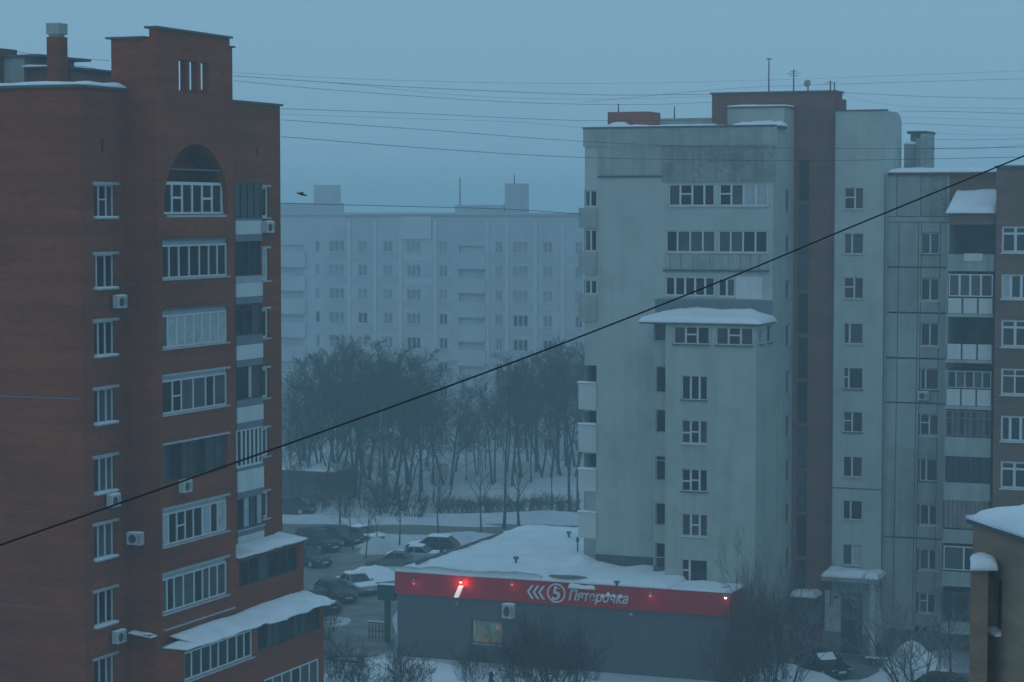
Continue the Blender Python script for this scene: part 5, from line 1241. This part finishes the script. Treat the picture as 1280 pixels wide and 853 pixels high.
# foggy grove: crowns overlapping, uncountable one by one to the eye but each built singly
grove = []
for i, (px, py, top) in enumerate([(372, 612, 500), (392, 606, 470), (410, 618, 466), (428, 612, 452), (446, 622, 458), (462, 606, 450), (478, 616, 455), (495, 624, 462), (512, 608, 462), (528, 618, 480),
    (544, 606, 470), (560, 614, 492), (579, 606, 520), (598, 602, 505), (616, 606, 486), (634, 600, 470), (652, 606, 462), (668, 598, 458), (685, 604, 452), (700, 596, 446), (716, 602, 442), (728, 610, 448),
    (385, 590, 478), (420, 588, 446), (455, 586, 452), (490, 590, 458), (525, 588, 470), (585, 588, 522), (625, 586, 480), (660, 584, 462), (695, 582, 440), (720, 586, 436),
    (400, 628, 500), (436, 634, 505), (470, 632, 500), (505, 636, 515), (538, 630, 510), (360, 630, 520), (375, 640, 560), (455, 640, 560), (745, 600, 450), (760, 590, 440), (340, 600, 500),
    (366, 596, 505), (403, 600, 458), (440, 598, 448), (474, 600, 452), (508, 600, 458), (536, 600, 474), (566, 598, 505), (608, 594, 492), (643, 596, 466), (676, 608, 462), (706, 606, 444), (385, 620, 492), (422, 624, 486), (452, 628, 488), (488, 630, 490), (522, 628, 498), (640, 612, 480), (662, 612, 476), (560, 628, 530),
    (436, 646, 578), (476, 646, 572), (548, 640, 575), (380, 604, 490), (415, 606, 468), (486, 612, 470), (648, 594, 474), (710, 592, 446)]):
    key = rt.choice(['a', 'b', 'c', 'e', 'e', 'a', 'c', 'e', 'd'])
    plant_px(key, px+rt.uniform(-4, 4), py+rt.uniform(-3, 3), top+rt.uniform(-8, 20), 'bare tree merging into the dense dark grove before the foggy distant block', group='bare trees of the foggy grove', wide=rt.uniform(1.0, 1.3))
for key, px, py, top, lb in [
    ('pole', 630, 661, 455, 'tall straight bare trunk left of the forked tree, beyond the shop roof'),
    ('wide', 648, 657, 590, 'low forked bare tree with spreading boughs just beyond the shop roof'),
    ('thin', 602, 674, 560, 'slightly leaning thin bare tree where the road meets the shop roof edge'),
    ('thin', 548, 672, 570, 'thin upright bare tree at the near kerb of the road'),
    ('thin', 499, 686, 590, 'bare tree with branching crown right behind the snow capped car'),
    ('a', 690, 632, 520, 'sturdy bare tree standing alone on clean snow right of the forked tree'),
    ('pole', 712, 640, 440, 'pale tall slender tree beside the left edge of the white tower'),
    ('pole', 722, 640, 445, 'tallest slender tree half hidden by the white tower balconies'),
    ('small', 441, 688, 600, 'small bare tree above the snow heap behind the silver car'),
    ('small', 457, 698, 610, 'small bare tree between the snow heap and the dusty grey car'),
    ('small', 474, 690, 615, 'small crooked bare tree left of the snow capped car roof'),
    ('thin', 424, 670, 560, 'bare tree at the kerb behind the two dark cars'),
    ('small', 480, 853, 800, 'slim young bare tree on the snow lawn in front of the green sign')]:
    plant_px(key, px, py, top, lb)
x, y = onZ(0, 1188, 872); plant('thin', x, y, 6.2, 'bare tree in the yard between the panel block and the tan brick corner', wide=1.3)
x, y = onZ(0, 1150, 880); plant('s3', x, y, 5.0, 'frosty bare shrub beside the snow covered heap in the right yard', cat='shrub', name='bare_shrub', wide=1.2)
# shrubs before the shop wall
sg_ = 'bare shrubs in front of the shop wall'
for key, px, py, H, wd_, lb in [
    ('s1', 590, 868, 2.2, .7, 'bare shrub under the lit shop window, leftmost along the wall'),
    ('s1', 657, 874, 3.3, .9, 'dense dark shrub before the shop wall, below the air conditioner'),
    ('s2', 690, 874, 3.4, .95, 'largest dense dark shrub before the shop wall, below the ringed numeral'),
    ('s1', 720, 876, 2.9, .8, 'dark bare shrub before the shop wall, rightmost of the dense clump'),
    ('s3', 622, 874, 2.2, 1.0, 'lighter frosty shrub between the lit window and the dense dark clump'),
    ('s2', 932, 870, 4.6, .55, 'big reddish brown shrub rising over the right corner of the shop'),
    ('s2', 962, 864, 4.6, .52, 'tall brown shrub filling the gap between the shop and the brick stair shaft'),
    ('s3', 950, 850, 6.6, .45, 'tall pale frosted shrub standing behind the brown ones by the tower side wall'),
    ('s2', 912, 886, 3.6, .7, 'lower reddish shrub against the right end of the grey shop wall'),
    ('s3', 985, 866, 4.0, .9, 'frost covered shrub left of the black car'),
    ('s1', 416, 868, 2.4, .9, 'bare shrub on the snow at the foot of the left brick building'),
    ('s1', 450, 874, 1.9, 1.1, 'low bare shrub on the lawn next to the wooden rail'),
    ('s1', 500, 878, 2.3, 1.3, 'low wide dark shrub at the bottom edge, right of the young tree'),
    ('s1', 410, 800, 2.4, .8, 'thin bare shrub at the yard edge by the corner of the brick building'),
    ('s3', 1010, 815, 4.5, .6, 'frosty twiggy bush below the small snow capped canopy')]:
    x, y = onZ(0, px, py); plant(key, x, y, H, lb, cat='shrub', group=sg_ if py > 860 and px < 740 else None, name='bare_shrub', wide=wd_)
# clipped hedge row behind the road
for i in range(22):
    px = 545 + i*8.0 + rt.uniform(-1, 1); py = 641 + rt.uniform(-1.5, 1.5) - (2 if i > 14 else 0)
    x, y = onZ(0, px, py); plant('hedge', x, y, rt.uniform(1.0, 1.5), 'dark leafless bush in the row beyond the road', cat='bush', group='row of bushes beyond the road', name='hedge_bush', wide=1.2)
# ground level twig litter of young growth in the park
for i in range(13):
    px = rt.uniform(365, 540); py = rt.uniform(625, 650)
    x, y = onZ(0, px, py); plant(rt.choice(['s3', 'hedge', 'small']), x, y, rt.uniform(1.4, 2.8), 'low leafless undergrowth on the snow below the foggy grove', cat='bush', group='undergrowth below the grove', name='hedge_bush', wide=1.2)

# low shed with snowy roof between the trees
x0, y0 = onZ(2.6, 414, 592)
sd = empty('shed', (x0-6, y0+2, 0), 'low dark shed with a snowy roof half hidden by trees near the brick building', 'shed')
MB().box(x0-16, x0, y0, y0+5, 0, 2.6).build('wall', M_DARKW, sd)
MB().box(x0-16.2, x0+0.3, y0-0.3, y0+5.2, 2.603, 2.75).build('roof', M_CAP, sd)
snow_slab(x0-16.2, x0+0.3, y0-0.3, y0+5.2, 2.75, 0.35, 24, 10, 3, 0.1, 0.5).build('snow_layer', M_SNOW, sd)

# ================================================================ street furniture
x, y = onZ(0, 484.5, 803)
gs = empty('street_sign', (x, y, 0), 'green box sign on a thick green post beside the left corner of the shop', 'sign')
MB().box(-0.16, 0.16, -0.14, 0.14, 0, 2.75).build('post', M_GREEN, gs, loc=(0, 0, 0))
MB().box(-0.62, 0.58, -0.2, 0.2, 2.754, 3.75).build('sign_box', M_GREEN, gs, loc=(0, 0, 0))
snow_slab(-0.6, 0.6, -0.2, 0.2, 3.753, 0.12, 8, 4, 4, 0.02, 0.15).build('snow_layer', M_SNOW, gs, loc=(0, 0, 0))
x, y = onZ(0, 471, 800)
fn = empty('railing', (x, y, 0), 'short barred railing with snow along its top beside the green post', 'railing')
MB().box(-0.6, 0.9, -0.03, 0.03, 1.1, 1.16).box(-0.6, 0.9, -0.03, 0.03, 0.55, 0.6).build('rail', M_DARKW, fn, loc=(0, 0, 0))
pm = MB().box(-0.025, 0.025, -0.025, 0.025, 0, 1.096).mesh('baluster', M_DARKW)
for i in range(7): put('baluster', pm, fn, (-0.58+i*0.24, 0.06, 0), rel=True)
MB().box(-0.62, 0.92, -0.05, 0.05, 1.163, 1.24).build('snow_layer', M_SNOW, fn, loc=(0, 0, 0))
x, y = onZ(0.45, 427, 835)
rl = empty('wooden_rail', (x, y, 0), 'low dark wooden rail on posts in the snow by the brick building corner', 'railing')
MB().tube([(-1.1, 0, 0.9), (1.2, 0.1, 0.86)], 0.07, 6).build('rail', M_DARKW, rl, loc=(0, 0, 0))
pm = MB().tube([(0, 0, -0.05), (0, 0, 0.86)], 0.05, 5).mesh('post', M_DARKW)
for a in (-0.95, 0.1, 1.05): put('post', pm, rl, (a, 0.04, 0), rel=True)
# dark round litter bin by the entrance
x, y = onZ(0, 1102, 822)
bn = empty('litter_bin', (x, y, 0), 'dark round litter bin by the snow heap right of the entrance pier', 'bin')
MB().lathe([(0.26, 0), (0.33, 0.1), (0.36, 0.55), (0.33, 0.9), (0.2, 0.98)], 0, 0, 14).build('barrel', M_DARKW, bn, loc=(0, 0, 0), smooth=True)
MB().lathe([(0.34, 0.82), (0.37, 0.84), (0.37, 0.9), (0.33, 0.92)], 0, 0, 14).build('rim', M_CAP, bn, loc=(0, 0, 0))
# dark planks leaning out of the snow heap
x, y = onZ(0.2, 1106, 829)
bc = empty('bench', (x, y, 0), 'snow dusted dark bench in front of the entrance pier', 'bench')
for k in range(3): MB().box(-1.2, 1.2, -0.2+k*0.14, -0.08+k*0.14, 0.42, 0.46).build('seat_plank', M_DARKW, bc, loc=(0, 0, 0))
for a in (-0.9, 0.9): MB().box(a-0.05, a+0.05, -0.18, 0.18, 0, 0.418).build('leg', M_DARKW, bc, loc=(0, 0, 0))
snow_slab(-1.2, 1.2, -0.2, 0.2, 0.463, 0.1, 8, 4, 3, 0.02, 0.1).build('snow_layer', M_SNOW, bc, loc=(0, 0, 0))
# antennas
def antenna(X, Y, zb, zt, label, kind):
    t = empty('antenna', (X, Y, zb), label, 'antenna', 'roof antennas of the white tower')
    h = zt-zb
    MB().tube([(0, 0, 0), (0, 0, h)], [0.05, 0.035], 5).build('mast', M_CAP, t, loc=(0, 0, 0))
    if kind == 'yagi':
        MB().box(-0.45, 0.45, -0.02, 0.02, h*0.82, h*0.84).box(-0.3, 0.3, -0.02, 0.02, h*0.72, h*0.74).box(-0.2, 0.2, -0.02, 0.02, h*.9, h*.92).build('crossbar', M_CAP, t, loc=(0, 0, 0))
    if kind == 'dish':
        MB().lathe([(0.02, 0), (0.16, 0.03), (0.24, 0.09)], 0, 0, 12).build('dish', M_PANEL, t, loc=(0, -0.1, h)).rotation_euler = (PI/2.4, 0, 0)
    if kind == 'top': MB().box(-0.2, 0.2, -0.02, 0.02, h-0.08, h-0.02).build('crossbar', M_CAP, t, loc=(0, 0, 0))
Ya = YB+1.5
for px, yb, yt, lb, kd in [(961, 117, 73, 'tallest thin mast on the brick stair head of the white tower', 'top'), (992, 116, 87, 'roof antenna with short crossbars right of the tallest mast', 'yagi'),
                           (1010, 116, 105, 'small dish antenna on the brick stair head', 'dish'), (1038, 116, 101, 'short forked antenna near the right end of the brick stair head', 'yagi'), (1043, 117, 103, 'thin whip at the right end of the brick stair head', 'none')]:
    X = SX(Ya, px, 110); antenna(X, Ya, zb1+0.12 if px < 1050 else zb1, SZ(Ya, px, yt), lb, kd)
for px, yb, yt, lb in [(773, 140, 130, 'short rod on the red rooftop box'), (843, 148, 133, 'short rod on the low grey rooftop block')]:
    Y_ = YM+4 if px < 800 else YM+8; X = SX(Y_, px, 140); antenna(X, Y_, SZ(YM+2.5, 780, 140) if px < 800 else SZ(YM+7, 850, 148), SZ(Y_, px, yt), lb, 'none')
# ================================================================ cables
def cable(name, pts, r_, label, group=None, m=M_WIRE, sides=5, sub=6):
    Q = []
    for i in range(len(pts)-1):
        p0 = pts[max(i-1, 0)]; p1 = pts[i]; p2 = pts[i+1]; p3 = pts[min(i+2, len(pts)-1)]
        for k in range(sub):
            t = k/sub; Q.append(0.5*((2*p1)+(p2-p0)*t+(2*p0-5*p1+4*p2-p3)*t*t+(3*p1-p0-3*p2+p3)*t**3))
    Q.append(pts[-1]); b = MB(); b.tube(Q, r_, sides, True); b.smooth = True
    return tag(b.build(name, m), label, 'cable', group)
cable('overhead_cable', [at_depth(-160, 736, 16.0), at_depth(0, 681.5, 16.8), at_depth(350, 558.5, 18.5), at_depth(640, 453.5, 20), at_depth(900, 352, 21.5), at_depth(1060, 285.5, 22.5), at_depth(1280, 195, 24), at_depth(1480, 112, 25.5)], 0.0085,
      'thick black cable crossing the whole view diagonally in front of the buildings', m=M_CABLE)
wl_ = [([(292, 95), (470, 107), (640, 115), (760, 119), (890, 118)], 0.014, 'wire leaving the brick tower top highest and reaching the brick stair head'),
 ([(292, 101), (420, 113), (640, 128), (800, 131), (890, 128)], 0.012, 'second wire from the brick tower to the stair head, sagging below the highest'),
 ([(352, 136), (520, 142), (728, 151), (890, 150)], 0.013, 'faint wire running from the brick roof just under the two highest'),
 ([(352, 150), (540, 163), (728, 177), (900, 184), (1100, 186), (1300, 184)], 0.014, 'dark wire between the brick roof and the weathered top of the white tower'),
 ([(352, 171), (540, 186), (728, 197), (960, 201), (1100, 200), (1300, 196)], 0.016, 'lowest dark wire from the brick roof to the white tower'),
 ([(730, 128), (900, 112), (1000, 107), (1300, 98)], 0.010, 'wire rising gently over the stair head towards the right edge'),
 ([(1052, 116), (1160, 121), (1300, 124)], 0.012, 'wire from the stair head to the right, topmost there'),
 ([(1127, 139), (1200, 140), (1300, 143)], 0.014, 'dark wire level with the rounded white roof corner on the right'),
 ([(1127, 154), (1200, 157), (1300, 161)], 0.011, 'wire passing just above the rooftop ventilation blocks on the right'),
 ([(1158, 174), (1220, 175), (1300, 173)], 0.011, 'wire running from the ventilation blocks to the right edge'),
 ([(1158, 186), (1220, 186), (1300, 180)], 0.013, 'lowest wire over the snowy panel block roof'),
 ([(292, 91), (450, 99), (640, 104), (800, 104), (1000, 99), (1300, 88)], 0.007, 'faintest wire, highest of all above both roofs'),
 ([(352, 143), (500, 148), (650, 153), (728, 160)], 0.007, 'hair thin wire between the two middle wires left of the tower'),
 ([(420, 104), (600, 121), (760, 124), (888, 121)], 0.007, 'thin wire tangled with the pair that reaches the stair head'),
 ([(1052, 119), (1130, 133), (1300, 136)], 0.007, 'faint sagging wire right of the stair head'),
 ([(1127, 147), (1210, 149), (1300, 152)], 0.007, 'faint wire between the two wires by the rounded roof corner'),
 ([(1158, 166), (1230, 169), (1300, 168)], 0.007, 'faint wire just over the rooftop ventilation blocks'),
 ([(335, 254), (500, 258), (640, 262), (726, 268)], 0.02, 'wire sagging low along the roof line of the foggy distant block'),
 ([(0, 62), (60, 70), (137, 76)], 0.012, 'short wire behind the chimney at the top left'),
 ([(76, 82), (110, 84), (138, 92)], 0.012, 'thin wire between the rooftop hut and the brick tower'),
 ([(84, 101), (110, 98), (140, 90)], 0.014, 'thin wire climbing from the snowy roof edge to the brick tower')]
for i, (pp, r_, lb) in enumerate(wl_):
    P = []
    for j, (px, py) in enumerate(pp):
        t = (px-290)/600; D = 112 + max(0, min(1, t))*(34 if i not in (3, 4) else 20) if px > 145 else 104
        P.append(at_depth(px, py, D))
    cable('wire', P, r_*0.8, lb, 'thin wires across the sky', sub=4, sides=4)

# ================================================================ bird
p = at_depth(377, 243, 62)
bd = empty('bird', p, 'single small dark bird flying in the mist right of the brick building', 'bird', rotz=0.6)
b = MB(); b.smooth = True; prof = [(-.15, .004), (-.11, .02), (-.05, .034), (.02, .036), (.07, .026), (.10, .022), (.13, .018), (.155, .004)]
for xx, rr in prof:
    for k in range(8): b.v.append((xx, rr*math.cos(2*PI*k/8), rr*0.9*math.sin(2*PI*k/8) - xx*0.25))
for i in range(len(prof)-1):
    for k in range(8): b.f.append((i*8+k, i*8+(k+1) % 8, (i+1)*8+(k+1) % 8, (i+1)*8+k))
b.build('body', M_CABLE, bd, loc=(0, 0, 0))
for sy in (-1, 1):
    w_ = MB(); q = [(.05, .02, 0), (.03, .12, .06), (-.03, .22, .03), (-.06, .2, .03), (-.05, .1, .04), (-.05, .02, 0)]
    w_.v = [(x_, sy*y_, z_+.006) for x_, y_, z_ in q] + [(x_, sy*y_, z_-.004) for x_, y_, z_ in q]; n = 6
    w_.f = [tuple(range(n)), tuple(range(n, 2*n))[::-1]] + [(k, (k+1) % n, n+(k+1) % n, n+k) for k in range(n)]
    w_.build('wing', M_CABLE, bd, loc=(0, 0, 0))

# ================================================================ person on the snow path
x, y = onZ(0, 613.5, 880)
pr_ = empty('person', (x, y, 0), 'person in dark coat and hood by the shrubs, head and shoulders in view', 'person', rotz=0.3)
J = {'pelvis': (0, 0, .95), 'belly': (0, .0, 1.12), 'chest': (.02, 0, 1.34), 'neck': (.03, 0, 1.5), 'head0': (.05, 0, 1.58), 'head1': (.055, 0, 1.70),
     'hl': (0, .1, .9), 'kl': (.12, .11, .5), 'al': (.10, .11, .08), 'tl': (.28, .12, .04), 'hr': (0, -.1, .9), 'kr': (.02, -.1, .5), 'ar': (-.2, -.1, .12), 'tr': (-.06, -.11, .05),
     'sl': (.02, .2, 1.42), 'el': (-.03, .26, 1.14), 'wl': (.08, .25, .9), 'sr': (.02, -.2, 1.42), 'er': (.06, -.26, 1.14), 'wr': (.2, -.24, .93),
     'pl': (.12, .245, .83), 'pr': (.25, -.235, .87)}
RD = {'pelvis': .17, 'belly': .16, 'chest': .17, 'neck': .075, 'head0': .095, 'head1': .10, 'hl': .11, 'kl': .075, 'al': .05, 'tl': .04, 'hr': .11, 'kr': .075, 'ar': .05, 'tr': .04,
      'sl': .085, 'el': .062, 'wl': .04, 'sr': .085, 'er': .062, 'wr': .04, 'pl': .04, 'pr': .04}
E_ = [('pelvis', 'belly'), ('belly', 'chest'), ('chest', 'neck'), ('neck', 'head0'), ('head0', 'head1'), ('pelvis', 'hl'), ('hl', 'kl'), ('kl', 'al'), ('al', 'tl'), ('pelvis', 'hr'), ('hr', 'kr'), ('kr', 'ar'), ('ar', 'tr'),
      ('chest', 'sl'), ('sl', 'el'), ('el', 'wl'), ('wl', 'pl'), ('chest', 'sr'), ('sr', 'er'), ('er', 'wr'), ('wr', 'pr')]
ks = list(J); V_ = [J[k] for k in ks]; rads_ = [RD[k] for k in ks]; ed_ = [(ks.index(a), ks.index(b_)) for a, b_ in E_]
for side, base in (('l', 'pl'), ('r', 'pr')):               # five separate fingers rooted in the palm
    bp_ = Vector(J[base]); bi = ks.index(base); s_ = 1 if side == 'l' else -1
    for f, (dx, dy, L_) in enumerate([(.035, .0, .075), (.015, .008*s_, .085), (-.008, .010*s_, .08), (-.03, .006*s_, .062), (.045, -.02*s_, .045)]):
        m1 = bp_+Vector((dx, dy, -.03 if f < 4 else .0)); m2 = m1+Vector((.006, -.006*s_, -L_*.5)); m3 = m2+Vector((.012, -.016*s_, -L_*.45))
        i0 = len(V_); V_ += [tuple(m1), tuple(m2), tuple(m3)]; rads_ += [.011, .0095, .008]; ed_ += [(bi, i0), (i0, i0+1), (i0+1, i0+2)]
me = bpy.data.meshes.new('body'); me.from_pydata(V_, ed_, []); me.materials.append(mat('dark_coat', (0.016, 0.02, 0.028), 0.9))
po = bpy.data.objects.new('body', me); C.objects.link(po); po.parent = pr_
sk = po.modifiers.new('skin', 'SKIN'); 
for i, v in enumerate(me.skin_vertices[0].data if me.skin_vertices else []): v.radius = (rads_[i], rads_[i])
if not me.skin_vertices:
    bm = bmesh.new(); bm.from_mesh(me); lay = bm.verts.layers.skin.verify(); bm.verts.ensure_lookup_table()
    for i, v in enumerate(bm.verts): v[lay].radius = (rads_[i], rads_[i]); v[lay].use_root = (i == 0)
    bm.to_mesh(me); bm.free()
sub_ = po.modifiers.new('sub', 'SUBSURF'); sub_.levels = 1; sub_.render_levels = 1
hm = MB(); hm.smooth = True; n = 14
prof = [(0.115, 1.52), (0.135, 1.58), (0.14, 1.66), (0.135, 1.73), (0.11, 1.79), (0.06, 1.825), (0.01, 1.835)]
hm.lathe(prof, .03, 0, n); hm.build('hood', mat('hood_fabric', (0.014, 0.016, 0.022), 0.9), pr_, loc=(0, 0, 0))
ct = MB(); ct.smooth = True; ct.lathe([(0.235, .62), (0.215, .95), (0.195, 1.1), (0.2, 1.32), (0.17, 1.44), (0.09, 1.53)], 0.01, 0, 16)
ct.v = [(vx*0.72, vy*1.12, vz) for vx, vy, vz in ct.v]; ct.build('coat', MATS['dark_coat'], pr_, loc=(0, 0, 0))

# ================================================================ air
HZ = MB().box(-1600, 1600, -220, 1600, -1.0, CAM_H+13.5)
hm_ = bpy.data.materials.new('haze'); hm_.use_nodes = True; nt = hm_.node_tree; nt.nodes.clear()
o_ = nt.nodes.new('ShaderNodeOutputMaterial'); v_ = nt.nodes.new('ShaderNodeVolumePrincipled')
v_.inputs['Color'].default_value = (0.76, 0.93, 0.95, 1); v_.inputs['Density'].default_value = HAZE_DENSITY
v_.inputs['Anisotropy'].default_value = 0.2
nt.links.new(v_.outputs[0], o_.inputs['Volume'])
tag(HZ.build('haze', hm_), kind='stuff')
